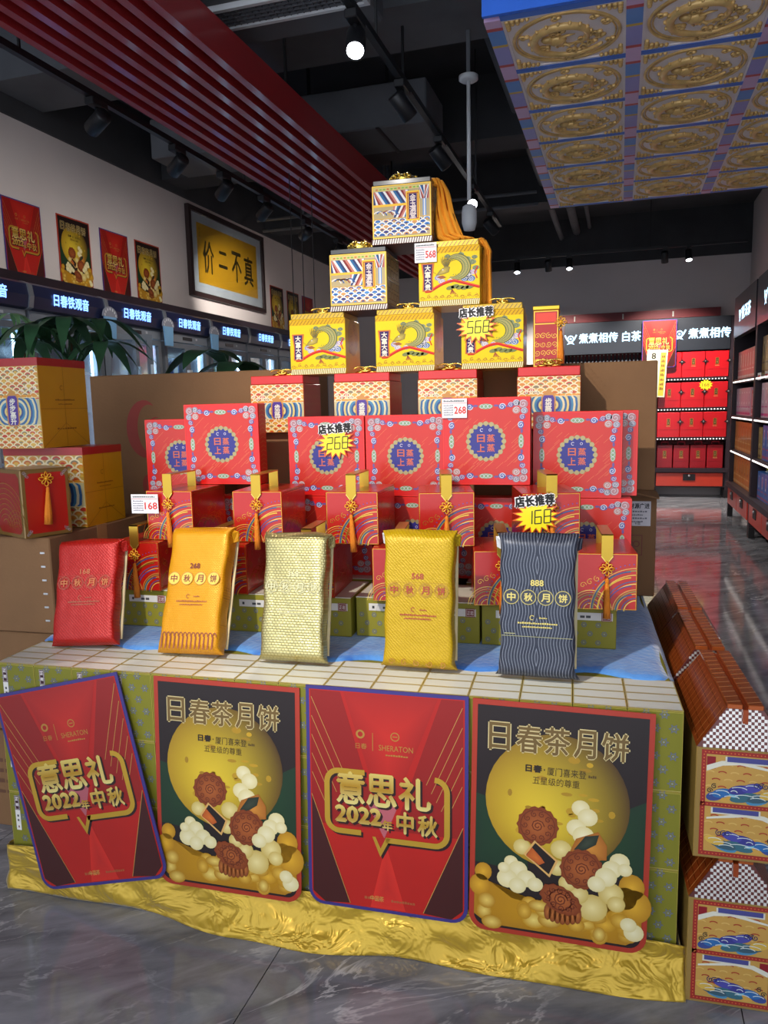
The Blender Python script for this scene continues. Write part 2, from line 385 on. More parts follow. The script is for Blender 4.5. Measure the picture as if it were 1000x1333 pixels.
# ================================================================== THE ROOM
XL, XR, YB, ZC = -4.65, 1.86, 13.05, 4.45
YF = -1.5
def room():
    m = MB(); m.box(XL-.1, YF, -.06, XR+.1, YB+.1, -.012, K('2a2a2c')); fl = struct('floor', m, 'dark_ceiling')
    # polished stone tiles
    tw, td = 1.2, 1.2; g = .0015
    t = MB(); t.box(g, g, -.012, tw-g, td-g, 0, WHT); tm = t.mesh('tile', 'grey_marble')
    x0 = -.883-tw*4; i = 0
    nx = int(math.ceil((XR+.1-x0)/tw)); ny = int(math.ceil((YB-YF)/td))
    for a in range(nx):
        for b in range(ny):
            o = link('tile', tm, fl); o.location = (x0+a*tw, YF+b*td, 0)
    m = MB(); m.box(XL-.1, YF, 0, XL, YB, 3.84, WHT); struct('wall_left', m, 'white_wall')
    m = MB(); m.box(XL-.1, YF, 3.84, XL+.03, YB, ZC, WHT); struct('trim_1', m, 'dark_ceiling')
    m = MB(); m.box(XL, YB, 0, XR, YB+.1, 3.72, WHT); struct('wall_back', m, 'white_wall')
    m = MB(); m.box(XL, YB-.03, 3.72, XR, YB+.1, ZC, WHT); struct('trim_2', m, 'dark_ceiling')
    m = MB(); m.box(XR, YF, 0, XR+.1, YB, ZC, WHT); struct('wall_right', m, 'white_wall')
    m = MB(); m.box(XL-.1, YF, ZC, XR+.1, YB+.1, ZC+.1, WHT); struct('ceiling', m, 'dark_ceiling')
room()

def services():
    # concrete beams and air ducts under the dark ceiling
    for k, (y0, y1, z0) in enumerate(((4.9, 5.5, 3.98), (7.2, 7.6, 3.9), (9.6, 10.0, 3.9))):
        m = MB(); m.box(XL+.04, y0, z0, XR-.01, y1, ZC, WHT)
        o = struct('trim_%d' % (3+k), m, 'duct_grey' if k == 0 else 'dark_ceiling')
    t = thing('air_duct', 'long dark grey air duct hung below the ceiling behind the air vent', 'duct', R, (0, 0, 0))
    m = MB(); m.cbox(-4.0, 6.1, 3.72, -1.5, 6.7, 4.05, .01, WHT); part('duct_body', m, 'duct_grey', t)
    for x in (-3.4, -2.6, -1.9):
        m = MB(); m.box(x-.012, 6.38, 4.05, x+.012, 6.40, ZC, WHT); part('hanger_rod', m, 'black_metal', t)
        m = MB(); m.box(x-.015, 6.09, 3.71, x+.015, 6.71, 3.72, WHT); part('hanger_strap', m, 'black_metal', t)
    for k, (x, z, r) in enumerate(((-.72, 4.2, .06), (-.95, 4.12, .04), (-.52, 4.25, .03))):
        m = MB(); m.tube([(x, 4.0, z), (x, 12.8, z)], r, 12, WHT)
        single('ceiling_pipe', m, 'duct_grey', ['thick grey pipe running along the ceiling beside the track', 'medium grey pipe nearest the light track under the ceiling', 'thin grey conduit next to the gold ceiling panels'][k], 'pipe', smooth=True)
        for y in (4.6, 6.9, 9.2): pass
    for k, (y, z) in enumerate(((8.55, 3.75), (8.70, 3.66))):
        m = MB(); m.tube([(-4.2, y, z), (-.9, y, z)], .018, 8, WHT)
        for x in (-3.6, -2.6, -1.6): m.tube([(x, y, z), (x, y, ZC)], .012, 6, WHT)
        single('sprinkler_pipe', m, 'duct_grey', ['upper thin sprinkler pipe with hangers under the dark ceiling', 'lower thin sprinkler pipe with hangers under the dark ceiling'][k], 'pipe', smooth=True)
    # air vent
    t = thing('air_vent', 'long white framed air vent grille in dark ceiling box', 'vent', R, (-1.80, 3.98, 3.6))
    m = MB(); m.cbox(-.42, -.2, .03, .5, .35, .45, .01, WHT); part('vent_box', m, 'duct_grey', t)
    m = MB()
    for a in ((-.42, -.11, .5, -.085), (-.42, .085, .5, .11), (-.42, -.085, -.395, .085), (.475, -.085, .5, .085)): m.box(a[0], a[1], 0, a[2], a[3], .03, WHT)
    part('vent_frame', m, 'white_metal', t)
    for k in range(5):
        y = -.07+k*.035; m = MB(); m.box(-.395, y-.004, .008, .475, y+.004, .03, WHT); part('vent_slat', m, 'duct_grey', t)
    m = MB()
    for k in range(24): x = -.39+k*.0375; m.box(x-.003, -.085, .01, x+.003, .085, .028, WHT)
    part('vent_louvre', m, 'duct_grey', t)
    # rod and camera
    t = thing('camera_pole', 'white ceiling pole with flange and cone housing at its lower end', 'pole', R, (-1.02, 5.35, 2.70))
    m = MB(); m.tube([(0, 0, .2), (0, 0, .99)], .014, 12, WHT); part('rod', m, 'white_metal', t, True)
    m = MB(); m.lathe([(.05, .96), (.065, .97), (.065, .995), (.03, 1.0)], 20, WHT); part('flange', m, 'white_metal', t, True)
    m = MB(); m.lathe([(.02, .17), (.045, .155), (.052, .12), (.052, .05), (.038, 0), (.01, -.006)], 20, WHT); part('housing', m, 'white_metal', t, True)
    m = MB(); m.box(-.012, -.012, .99, .012, .012, ZC-2.70, WHT); part('upper_rod', m, 'duct_grey', t)
    # smoke detector
    m = MB(); m.lathe([(.030, 0), (.045, .015), (.045, .04), (.03, .05)], 16, WHT); t = thing('smoke_detector', 'small round smoke detector on a dark stem below the ceiling', 'detector', R, (-1.42, 5.15, 3.44)); part('detector_head', m, 'white_metal', t, True)
    m = MB(); m.box(-.008, -.008, .045, .008, .008, ZC-3.44, WHT); part('stem', m, 'black_metal', t)
services()

def slat_ceiling():
    t = thing('slat_ceiling', 'red ceiling panel of long parallel slats hung over the left aisle', 'ceiling panel', R, (0, 0, 3.3))
    n, x0, x1 = 8, -2.80, -2.0; p = (x1-x0-.045)/(n-1)
    m = MB(); m.box(0, 1.2, 0, .045, 11.5, .16, K('a0262a'), None)
    me = m.mesh('slat', 'gloss_paint')
    for k in range(n): o = link('slat', me, t); o.location = (x0+k*p, 0, 0)
    m = MB(); m.box(x0, 1.2, .16, x1, 11.5, .19, K('a0262a')); part('backing_board', m, 'paint', t)
    for y in (2.5, 5, 7.5, 10):
        for x in (-2.6, -2.2):
            m = MB(); m.box(x-.008, y-.008, .19, x+.008, y+.008, ZC-3.3, WHT); part('hanger_rod', m, 'black_metal', t)
slat_ceiling()

def dragon_ceiling():
    Z = 3.15; px, py = .592, .553; X0, Y0 = -.567, 3.52
    nc, nr = 4, 6
    t = thing('dragon_panel_ceiling', 'hanging ceiling of gold dragon relief panels in a painted blue grid', 'ceiling panel', R, (X0, Y0, Z))
    b = .035; Wd, Ln = nc*px+b, nr*py+b
    m = MB(); m.box(-b, -b, .05, Wd, Ln, .075, WHT); part('backing_board', m, 'blue_board', t)
    # blue fascia towards the shop front and the sides
    m = MB(); m.box(-b, -b-.02, 0, Wd, -b, .62, WHT); part('front_fascia', m, 'blue_board', t)
    pur, blu, pnk = K('9a98d8'), K('5f94dc'), K('d8b4dc')
    for c in range(nc+1):
        m = MB()
        for r in range(nr):
            y0 = r*py; seq = [(0, .12, pnk), (.12, .17, K('c24a4e')), (.17, .42, blu), (.42, .46, K('d8b24c')), (.46, .8, pur), (.8, .85, K('c24a4e')), (.85, 1, pnk)]
            for a, e, cc in seq: m.box(c*px-b, y0+a*py, 0, c*px+b, y0+e*py, .05, cc)
        part('long_beam', m, 'paint', t)
    for r in range(nr+1):
        for c in range(nc):
            m = MB(); m.box(c*px+b, r*py-.022, .004, (c+1)*px-b, r*py+.022, .05, K('3f7ae0')); part('cross_beam', m, 'paint', t)
    # one panel with its relief, copied
    w, h = px-2*b, py-.044
    pm = MB(); pm.box(0, 0, .012, w, h, .05, K('f3e9ea')); 
    for a in ((0, 0, w, .012), (0, h-.012, w, h), (0, .012, .012, h-.012), (w-.012, .012, w, h-.012)): pm.box(a[0], a[1], .006, a[2], a[3], .014, K('f6eeee'))
    pm = pm.mesh('panel', 'paint')
    rm = MB(); cx, cy = w/2, h/2; rx, ry = w*.45, h*.45
    E = lambda a, k: (cx+rx*k*math.cos(a), cy+ry*k*math.sin(a), .010)
    rm.tube([E(2*PI*i/40, 1) for i in range(40)], .008, 6, WHT, closed=True)
    rm.tube([E(2*PI*i/40, .93) for i in range(40)], .004, 5, WHT, closed=True)
    # dragon: coiling tapering body, head with horns, legs, clouds
    body = []; rad = []
    for i in range(46):
        u = i/45; a = .6+u*2*PI*1.28; k = .80-.56*u
        body.append((cx+rx*k*math.cos(a), cy+ry*k*math.sin(a), .008)); rad.append(.006+.015*math.sin(PI*min(1, u*1.15+.02))**.8)
    rm.tube(body, rad, 7, WHT)
    for i in range(2, 44, 2):
        p = Vector(body[i]); q = (p-Vector((cx, cy, .008))).normalized(); rm.ball(p+q*rad[i]*1.05, (.009, .009, .012), WHT, 5, 4)
    hx, hy = cx-rx*.18, cy+ry*.02
    rm.ball((hx, hy, .004), (.045, .035, .022), WHT); rm.ball((hx-.04, hy-.018, .004), (.03, .02, .018), WHT)
    for s in (-1, 1): rm.tube([(hx+.01, hy+.02*s, 0), (hx+.05, hy+.05*s, -.004), (hx+.085, hy+.045*s, 0)], [.007, .006, .002], 5, WHT)
    rnd = random.Random(3)
    for i in range(22):
        a = rnd.uniform(0, 2*PI); k = rnd.choice((.3, .55, .62, .85)); p = E(a, k)
        r = rnd.uniform(.014, .024)
        rm.tube([(p[0]+r*(1-.7*j/9)*math.cos(a+j*.75), p[1]+r*(1-.7*j/9)*math.sin(a+j*.75), .006) for j in range(10)], .0055, 5, WHT)
        rm.ball((p[0]+.02, p[1]-.008, .006), (.014, .009, .010), WHT, 6, 4)
    for sx in (-1, 1):
        for sy in (-1, 1):
            kx, ky = cx+sx*w*.455, cy+sy*h*.455
            for (i, j) in ((0,0),(1,0),(2,0),(3,0),(0,1),(0,2),(1,1),(0,3),(4,0),(2,1)):
                rm.ball((kx-sx*i*.022, ky-sy*j*.022, .008), (.014-.001*(i+j), .012, .012), WHT, 6, 4)
    rmm = rm.mesh('dragon_relief', 'gold_relief', True)
    for c in range(nc):
        for r in range(nr):
            o = link('panel', pm, t); o.location = (c*px+b, r*py+.022, 0)
            q = link('dragon_relief', rmm, o)
    for x in (.1, Wd-.15):
        for y in (.3, Ln-.3):
            m = MB(); m.box(x, y, .075, x+.02, y+.02, ZC-Z, WHT); part('hanger_rod', m, 'black_metal', t)
dragon_ceiling()

# ------------------------------------------------------------------ track lights (the light the place has)
def spot_proto():
    t = thing('track_spotlight', 'x', 'spotlight', R, (0, 0, 0))
    m = MB(); m.cbox(-.03, -.07, -.04, .03, .07, 0, .004, WHT); part('adapter', m, 'black_metal', t)
    m = MB(); m.tube([(0, 0, -.04), (0, 0, -.085)], .012, 8, WHT); part('stem', m, 'black_metal', t, True)
    return t
PROTO = spot_proto()
def spotlight(loc, aim, label, group=None, power=0, cone=60, warm=(1, .93, .84), face='lamp_face', blend=.6, lname='lamp_light'):
    o = dup(PROTO, R, loc, (0, 0, 0), label, group)
    d = (Vector(aim)-(Vector(loc)+Vector((0, 0, -.12)))).normalized()
    rot = d.to_track_quat('-Z', 'Y').to_euler()
    h = MB(); h.lathe([(.044, .075), (.048, .065), (.048, -.075), (.043, -.08), (.041, -.072)], 18, WHT)
    hd = part('lamp_head', h, 'black_metal', o, True, (0, 0, -.12)); hd.rotation_euler = rot
    f = MB(); f.lathe([(.040, -.0725), (.040, -.0715)], 18, WHT); part('lens', f, face, hd, True)
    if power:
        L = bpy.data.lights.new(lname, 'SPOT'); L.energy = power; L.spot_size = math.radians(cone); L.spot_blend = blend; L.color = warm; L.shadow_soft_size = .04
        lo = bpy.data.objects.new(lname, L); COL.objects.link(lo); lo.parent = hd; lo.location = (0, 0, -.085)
    return o
def track(x0, y0, x1, y1, z, label):
    t = thing('light_track', label, 'light track', R, (0, 0, z))
    dx, dy = x1-x0, y1-y0; l = math.hypot(dx, dy); nx, ny = -dy/l*.018, dx/l*.018
    m = MB(); P = [(x0+nx, y0+ny), (x0-nx, y0-ny), (x1-nx, y1-ny), (x1+nx, y1+ny)]
    m.add([(p[0], p[1], 0) for p in P]+[(p[0], p[1], .035) for p in P], [(3,2,1,0),(4,5,6,7),(0,1,5,4),(1,2,6,5),(2,3,7,6),(3,0,4,7)], WHT); part('rail', m, 'black_metal', t)
    n = max(2, int(l/2.2))
    for k in range(n):
        u = (k+.5)/n; x, y = x0+dx*u, y0+dy*u; m = MB(); m.box(x-.006, y-.006, .035, x+.006, y+.006, ZC-z, WHT); part('hanger_rod', m, 'black_metal', t)
TZ = 3.32
track(-1.22, -.25, -1.22, 8.1, TZ, 'black light track running towards the back wall beside the red slats')
track(-2.97, -.25, -2.97, 9.5, TZ, 'black light track along the left wall outside the red slats')
track(-3.4, 11.6, 1.6, 11.6, 3.62, 'black light track crossing in front of the back wall')
track(.9, -.25, .9, 2.9, TZ, 'added empty black light track out of view over the aisle before the gold ceiling panels')  # invented rail above the view, added for a fill lamp; carries none
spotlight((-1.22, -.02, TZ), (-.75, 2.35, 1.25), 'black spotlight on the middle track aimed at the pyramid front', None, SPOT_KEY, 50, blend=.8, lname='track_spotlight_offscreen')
spotlight((-1.22, 3.60, TZ), (-.6, 1.2, .2), 'glowing black spotlight beside the white air vent', None, 60, 50)
spotlight((-1.22, 4.40, TZ), (.6, 6.4, .4), 'black spotlight on the track just past the smoke detector', None, 90, 60, face='lamp_face_dim')
spotlight((-1.22, 5.35, TZ), (.8, 7.6, .4), 'black spotlight on the track before the white ceiling pole', None, 90, 60, face='lamp_face_dim')
spotlight((-1.22, 6.55, TZ), (-.6, 3.0, .9), 'glowing black spotlight on the track behind the white ceiling pole', None, 60, 50)
spotlight((-1.22, 7.5, TZ), (.9, 9.6, .6), 'black spotlight at the far end of the middle track', None, 90, 60, face='lamp_face_dim')
GL = 'spotlights along the left wall'
for k, (y, aim, pw) in enumerate(((4.0, (-4.6, 4.6, 2.6), SPOT_WALL), (4.85, (-4.6, 5.6, 2.4), SPOT_WALL), (5.5, (-4.6, 6.4, 2.2), SPOT_WALL), (6.2, (-4.6, 7.0, 2.2), SPOT_WALL), (7.1, (-4.6, 8.5, 2.85), 230), (8.0, (-4.6, 9.6, 2.4), SPOT_WALL))):
    spotlight((-2.97, y, TZ), aim, 'black spotlight on the left track facing the wall above the fridges', GL, pw, 110 if pw == SPOT_WALL else 46, face='lamp_face_dim', blend=1.0)
GB = 'spotlights before the back wall'
for x, lit in ((-1.5, 1), (-1.05, 0), (-.75, 1), (.55, 0), (.86, 1)):
    spotlight((x, 11.6, 3.62), (x+.15, 12.6 if not lit else 10.6, 1.2), 'lit black spotlight on the back wall track' if lit else 'dark black spotlight turned to the back shelves on the back wall track', GB+(' lit' if lit else ' dark'), 60 if lit else 330, 75 if lit else 100, face='lamp_face' if lit else 'lamp_face_dim')
for o in list(PROTO.children): bpy.data.objects.remove(o)
bpy.data.objects.remove(PROTO)

def pendants():
    for k, (x, y, zb) in enumerate(((-2.465, 5.6, 1.92), (-2.44, 5.75, 1.92), (-2.43, 5.95, 1.92))):
        t = thing('pendant_cable_lamp', 'thin black pendant cable with small lamp hanging beside the pyramid', 'pendant lamp', R, (x, y, zb), group='pendant cables left of the pyramid')
        m = MB(); m.tube([(0, 0, .12), (0, 0, 3.3-zb+.19)], .0035, 6, WHT); part('cable', m, 'black_metal', t)
        m = MB(); m.lathe([(.03, 0), (.032, .1), (.012, .12)], 14, WHT); part('lamp_shade', m, 'black_metal', t, True)
pendants()

# ================================================================== POSTERS
def outline(w, h, r, n=6, inset=0):
    P = [(inset, h-inset), (inset, r)]; P = []
    P.append((w-inset, h-inset)); P.append((inset, h-inset))
    rr = r-inset
    for i in range(n+1): a = PI+PI/2*i/n; P.append((r+rr*math.cos(a), r+rr*math.sin(a)))
    for i in range(n+1): a = 1.5*PI+PI/2*i/n; P.append((w-r+rr*math.cos(a), r+rr*math.sin(a)))
    return P
def gold_ramp(y0, y1):
    a, b, c = K('f3df8a', .5), K('c8952a', .6), K('f0d676', .5)
    def f(p):
        t = max(0, min(1, (p[1]-y0)/(y1-y0))); return mixc(a, b, t*2) if t < .5 else mixc(b, c, t*2-1)
    return f
def red_poster_art(w, h):
    A = Art(); X = lambda u: u*w; Y = lambda v: h-v*h
    P = lambda *q: [(X(a), Y(b)) for a, b in q]
    A.poly(outline(w, h, .1*w, inset=.022*w), K('b0190f'), 1)
    A.poly(P((.03,.02),(.22,.02),(.47,.62),(.03,.62)), K('8f140d'), 1.5)
    A.poly(P((.97,.02),(.84,.02),(.55,.62),(.97,.62)), K('8f140d'), 1.5)
    A.poly(P((.03,.02),(.12,.02),(.03,.02+.001),(.03,.5)), K('7c120c'), 1.7)
    A.poly(P((.24,.02),(.82,.02),(.50,.60)), K('a31a12'), 2, cc=K('c4261a'))
    A.poly(P((.03,.49),(.27,.975),(.11,.985),(.03,.94)), K('3e0c08'), 2.2)
    A.poly(P((.97,.57),(.73,.975),(.90,.985),(.97,.94)), K('3e0c08'), 2.2)
    A.poly(P((.5,.68),(.62,.98),(.40,.98)), K('cf2a1e'), 2, cc=K('b8221a'))
    A.poly(P((.38,.50),(.58,.50),(.49,.66)), K('b05a62'), 2.4)
    ln = K('c99a52', .4)
    for k in range(5):
        A.stroke(P((.035, .05+k*.085), (.25-k*.03, .05+k*.085+(.215-k*.03)*1.62)), .0022*w*1.6, ln, 2.6)
        A.stroke(P((.965, .05+k*.085), (.75+k*.03, .05+k*.085+(.215-k*.03)*1.62)), .0022*w*1.6, ln, 2.6)
    A.stroke(P((.03,.49),(.27,.975)), .004*w, ln, 2.8); A.stroke(P((.97,.57),(.73,.975)), .004*w, ln, 2.8)
    # two small maker's marks and a divider
    g = K('b98a3e', .4)
    A.ring(X(.345), Y(.20), .022*w, .012*w, g, 3, 14); A.text('日春', X(.315), Y(.265), X(.385), Y(.24), g, 3)
    A.rect(X(.42), Y(.27), X(.424), Y(.19), g, 3)
    A.ring(X(.56), Y(.20), .025*w, .006*w, g, 3, 14); A.rect(X(.545), Y(.202), X(.575), Y(.198), g, 3)
    A.text('SHERATON', X(.46), Y(.265), X(.67), Y(.24), g, 3); A.dashes(X(.50), X(.64), Y(.287), .008*h, g, 9, 3)
    A.dashes(X(.36), X(.47), Y(.945), .014*h, K('a8552e'), 5, 3); A.text('中国茶', X(.40), Y(.95), X(.485), Y(.925), K('cf9a4a'), 3.2); A.dashes(X(.53), X(.68), Y(.945), .012*h, K('a8552e'), 9, 3)
    # bracket frame with shadow
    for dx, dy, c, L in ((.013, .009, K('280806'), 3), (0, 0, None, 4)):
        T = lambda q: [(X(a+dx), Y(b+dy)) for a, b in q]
        def cor(cx, cy, a0, a1, r=.075): return [(cx+r*math.cos(a0+(a1-a0)*i/6), cy-r*math.sin(a0+(a1-a0)*i/6)*w/h) for i in range(7)]
        q1 = [(.37,.372)]+cor(.205,.372+.075*w/h, PI/2, PI)+cor(.205,.645-.075*w/h, PI, 1.5*PI)+[(.345,.645)]
        q2 = [(.80,.372)]+cor(.80,.372+.075*w/h, PI/2, 0)+cor(.80,.665-.075*w/h, 0, -PI/2)+[(.50,.665)]
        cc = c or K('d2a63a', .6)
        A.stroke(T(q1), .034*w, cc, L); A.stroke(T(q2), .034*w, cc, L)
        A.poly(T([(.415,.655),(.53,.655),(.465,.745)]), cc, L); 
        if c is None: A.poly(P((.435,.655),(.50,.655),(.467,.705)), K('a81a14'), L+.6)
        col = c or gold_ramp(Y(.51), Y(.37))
        for s, a, b in (('意', .195, .365), ('思', .385, .565), ('礼', .585, .775)):
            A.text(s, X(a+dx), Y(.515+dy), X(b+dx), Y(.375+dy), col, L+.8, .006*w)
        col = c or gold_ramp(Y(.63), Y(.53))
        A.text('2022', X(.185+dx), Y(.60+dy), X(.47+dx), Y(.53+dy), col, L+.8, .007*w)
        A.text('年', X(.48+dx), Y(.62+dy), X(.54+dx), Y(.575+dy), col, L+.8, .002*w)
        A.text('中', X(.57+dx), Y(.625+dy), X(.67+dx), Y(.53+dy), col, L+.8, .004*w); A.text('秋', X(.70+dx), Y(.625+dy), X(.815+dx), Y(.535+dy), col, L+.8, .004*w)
    return A
def moon_poster_art(w, h):
    A = Art(); X = lambda u: u*w; Y = lambda v: h-v*h
    A.poly(outline(w, h, .1*w, inset=.03*w), K('1e100e'), 1)
    A.poly([(X(.03), Y(.40)), (X(.30), Y(.45)), (X(.34), Y(.72)), (X(.03), Y(.70))], K('14301a'), 1.2, cc=K('17381d'))
    A.poly([(X(.97), Y(.36)), (X(.74), Y(.45)), (X(.70), Y(.70)), (X(.97), Y(.68))], K('14301a'), 1.2, cc=K('17381d'))
    # full moon, brighter on its left
    n = 40; cx, cy, r = X(.485), Y(.405), .40*w; P = []; C = []
    for i in range(n):
        a = 2*PI*i/n; P.append((cx+r*math.cos(a), cy+r*math.sin(a))); t = (1+math.cos(a-.4))/2; C.append(mixc(K('b08a1c'), K('4c3410'), t))
    P.append((cx-.08*w, cy-.10*w)); C.append(K('e8c832'))
    A.it.append((P, [(i, (i+1) % n, n) for i in range(n)], C, 2))
    rnd = random.Random(5)
    for i in range(26):
        a = rnd.uniform(0, 2*PI); q = r*rnd.uniform(.2, .85); A.ell(cx+q*math.cos(a), cy+q*math.sin(a), .02*w*rnd.uniform(.6, 1.8), .014*w*rnd.uniform(.6, 1.6), mixc(K('a07a1c'), K('c49a24'), rnd.random()), 2.3, n=8)
    # title: pale outline with dark heart
    g1, g2 = K('d8c48c', .3), K('6d5528')
    xs = [.10, .255, .41, .575, .725]
    for s, a in zip('日春茶月饼', xs):
        wd = .115 if s in '日月' else .14
        A.text(s, X(a), Y(.205), X(a+wd), Y(.092), g1, 4, .0085*w); A.text(s, X(a), Y(.205), X(a+wd), Y(.092), g2, 5, .0025*w)
    A.text('日春', X(.31), Y(.285), X(.40), Y(.255), K('2a1c0c'), 4, .002*w); A.text('·', X(.41), Y(.275), X(.418), Y(.268), K('2a1c0c'), 4)
    A.text('厦门喜来登', X(.43), Y(.292), X(.645), Y(.258), K('3a2a12'), 4); A.dashes(X(.655), X(.70), Y(.285), .012*h, K('5a4418'), 4, 4)
    A.text('五星级的尊重', X(.35), Y(.335), X(.61), Y(.302), K('4a360e'), 4)
    # golden cloud floor
    ye, yd, wh, cr = K('d9a21c'), K('a8760e'), K('ece2b8'), K('dccd92')
    A.poly([(X(u), Y(v)) for u, v in ((.03,.80),(.12,.78),(.25,.84),(.5,.86),(.72,.88),(.85,.80),(.97,.72),(.97,.93),(.89,.968),(.11,.968),(.03,.93))], yd, 3, cc=K('c8920f'))
    for i in range(34):
        u = rnd.uniform(.08, .93); v = .82+.13*rnd.random()+.03*math.sin(u*9); A.ell(X(u), Y(v), .06*w*rnd.uniform(.6, 1.2), .05*w*rnd.uniform(.6, 1.2), mixc(yd, K('b8860f'), rnd.random()), 3.3+.02*i, cc=mixc(ye, K('e8d070'), rnd.random()), n=14)
    for u, v, q in ((.93,.72,.07),(.95,.80,.09),(.90,.77,.06),(.06,.74,.05),(.04,.80,.06)): A.ell(X(u)-.02*w*(u > .5)+.02*w*(u < .5), Y(v), q*w, q*w*1.1, K('b07c12'), 3.2, cc=K('dca62a'), n=16)
    def puffs(L, lst, c0=cr, c1=wh):
        for k, (u, v, q) in enumerate(lst): A.ell(X(u), Y(v), q*w, q*w*.95, c0, L+.03*k, cc=c1, n=16)
    puffs(4.2, [(.62,.415,.05),(.66,.45,.055),(.60,.50,.055),(.64,.53,.06)])
    puffs(4.2, [(.30,.61,.05),(.52,.60,.06),(.50,.68,.05)], K('c8b060'), K('e6d592'))
    puffs(5.4, [(.24,.68,.04),(.28,.71,.055),(.33,.745,.055),(.38,.765,.045),(.22,.755,.06),(.20,.71,.035),(.28,.78,.05)])
    puffs(6.2, [(.84,.62,.055),(.80,.655,.055),(.77,.69,.06),(.72,.725,.05),(.87,.65,.04)])
    puffs(4.6, [(.70,.83,.085),(.80,.76,.07),(.83,.80,.05),(.62,.78,.06),(.56,.74,.05)], K('c9ad5a'), K('e9d894'))
    puffs(4.4, [(.93,.91,.055),(.90,.88,.045)], cr, wh)
    # moon cakes
    def cake(u, v, q, L, sq=1.0, rot=0):
        c0, c1, c2 = K('7c3510'), K('b0602a'), K('6a2a0c')
        cx, cy = X(u), Y(v); m = 40; P = []
        for i in range(m):
            a = 2*PI*i/m; rr = q*w*(1+.05*math.cos(a*14)); x, y = rr*math.cos(a), rr*math.sin(a)*sq; P.append((cx+x*math.cos(rot)-y*math.sin(rot), cy+x*math.sin(rot)+y*math.cos(rot)))
        A.poly(P, c0, L, cc=c1)
        for k in range(10):
            a = 2*PI*k/10; x, y = .62*q*w*math.cos(a), .62*q*w*math.sin(a)*sq; A.spiral(cx+x*math.cos(rot)-y*math.sin(rot), cy+x*math.sin(rot)+y*math.cos(rot), .17*q*w, 1.3, .028*q*w*2, c2, L+.4, a, n=8)
        A.ring(cx, cy, .84*q*w if sq > .9 else .5*q*w, .05*q*w, c2, L+.4, 24); A.spiral(cx, cy, .34*q*w, 2, .06*q*w, c2, L+.4, n=16)
    cake(.385, .512, .115, 4.8); cake(.635, .672, .118, 5.6)
    # side of the lying cake, then its top
    for k in range(7): A.ell(X(.455+.028*k), Y(.875+.012*math.sin(k*.55)), .022*w, .05*w, K('7a3a12'), 4.9, cc=K('b4692e'), n=12)
    cake(.525, .815, .125, 5.2, .62, -.45)
    # cut pieces
    A.poly([(X(.57),Y(.60)),(X(.60),Y(.545)),(X(.72),Y(.505)),(X(.77),Y(.56)),(X(.77),Y(.62)),(X(.66),Y(.63))], K('a4601c'), 4.9, cc=K('d08a34'))
    A.poly([(X(.59),Y(.592)),(X(.65),Y(.53)),(X(.725),Y(.518)),(X(.71),Y(.56)),(X(.64),Y(.595))], K('222a1c'), 5.1, cc=K('3a4232'))
    A.poly([(X(.31),Y(.64)),(X(.37),Y(.575)),(X(.505),Y(.65)),(X(.46),Y(.725))], K('d8a860'), 5.8)
    A.poly([(X(.325),Y(.64)),(X(.375),Y(.585)),(X(.49),Y(.652)),(X(.455),Y(.712))], K('1e120c'), 5.95)
    A.poly([(X(.325),Y(.645)),(X(.355),Y(.605)),(X(.41),Y(.645)),(X(.43),Y(.665)),(X(.40),Y(.678))], K('b4521c'), 6.05, cc=K('d0702c'))
    return A
PW, PH = .452, .634
def poster(kind, label, F, M, w=PW, h=PH, group=None):
    name = 'festival_poster' if kind == 'red' else 'mooncake_poster'
    t = thing(name, label, 'poster', group=group); t.matrix_world = F @ M
    key = (kind, w)
    if key not in _pm:
        b = MB(); O = outline(w, h, .1*w); n = len(O); th = .004
        b.add([(x, 0, y) for x, y in O]+[(x, th, y) for x, y in O], [tuple(range(n)), tuple(range(2*n-1, n-1, -1))]+[(i, n+i, n+(i+1) % n, (i+1) % n) for i in range(n)], K('3a3078') if kind == 'red' else K('a8321e'))
        a = MB(); (red_poster_art if kind == 'red' else moon_poster_art)(w, h).onto(a)
        _pm[key] = (b.mesh('board', 'poster_print'), a.mesh('print', 'poster_print'))
    link('board', _pm[key][0], t); link('printed_picture', _pm[key][1], t); return t
_pm = {}
def lean_poster(kind, x, z, roll, y, label, tilt=-.045):
    M = Matrix.Translation((x, y, z)) @ Matrix.Rotation(roll, 4, 'Y') @ Matrix.Rotation(tilt, 4, 'X')
    return poster(kind, label, D, M)
# four on the front of the display (x,z = lower-left corner of the board)
lean_poster('moon', -1.462, .106, 0.012, -.033, 'mooncake poster between the two red posters on the display front')
lean_poster('red', -1.862, .026, -.235, -.043, 'red festival poster with blue edge, hung tilted on the display front')
lean_poster('red', -.985, .114, .004, -.036, 'red festival poster with blue edge, hung straight between two mooncake posters')
lean_poster('moon', -.530, .112, .018, -.042, 'mooncake poster on display front next to the gable boxes')
# on the left wall
WM = Matrix.Translation((XL+.012, 0, 0)) @ Matrix.Rotation(PI/2, 4, 'Z')     # u runs along +y, facing +x
for k, (y, kind, lab) in enumerate(((4.99, 'red', 'red festival poster on left wall farthest from the framed calligraphy'), (5.60, 'moon', 'mooncake poster on left wall between two red festival posters'), (6.165, 'red', 'red festival poster on left wall between two mooncake posters'), (6.70, 'moon', 'mooncake poster on left wall beside the framed calligraphy'), (9.76, 'moon', 'mooncake poster on left wall just past the framed calligraphy'), (10.31, 'moon', 'mooncake poster on left wall behind the pendant cables'), (10.86, 'red', 'red festival poster on left wall nearest the back wall'))):
    M = Matrix.Translation((XL+.012, y, 2.62)) @ Matrix.Rotation(PI/2, 4, 'Z') @ Matrix.Rotation(-.01, 4, 'X')
    poster(kind, lab, R, M, .42, .592)

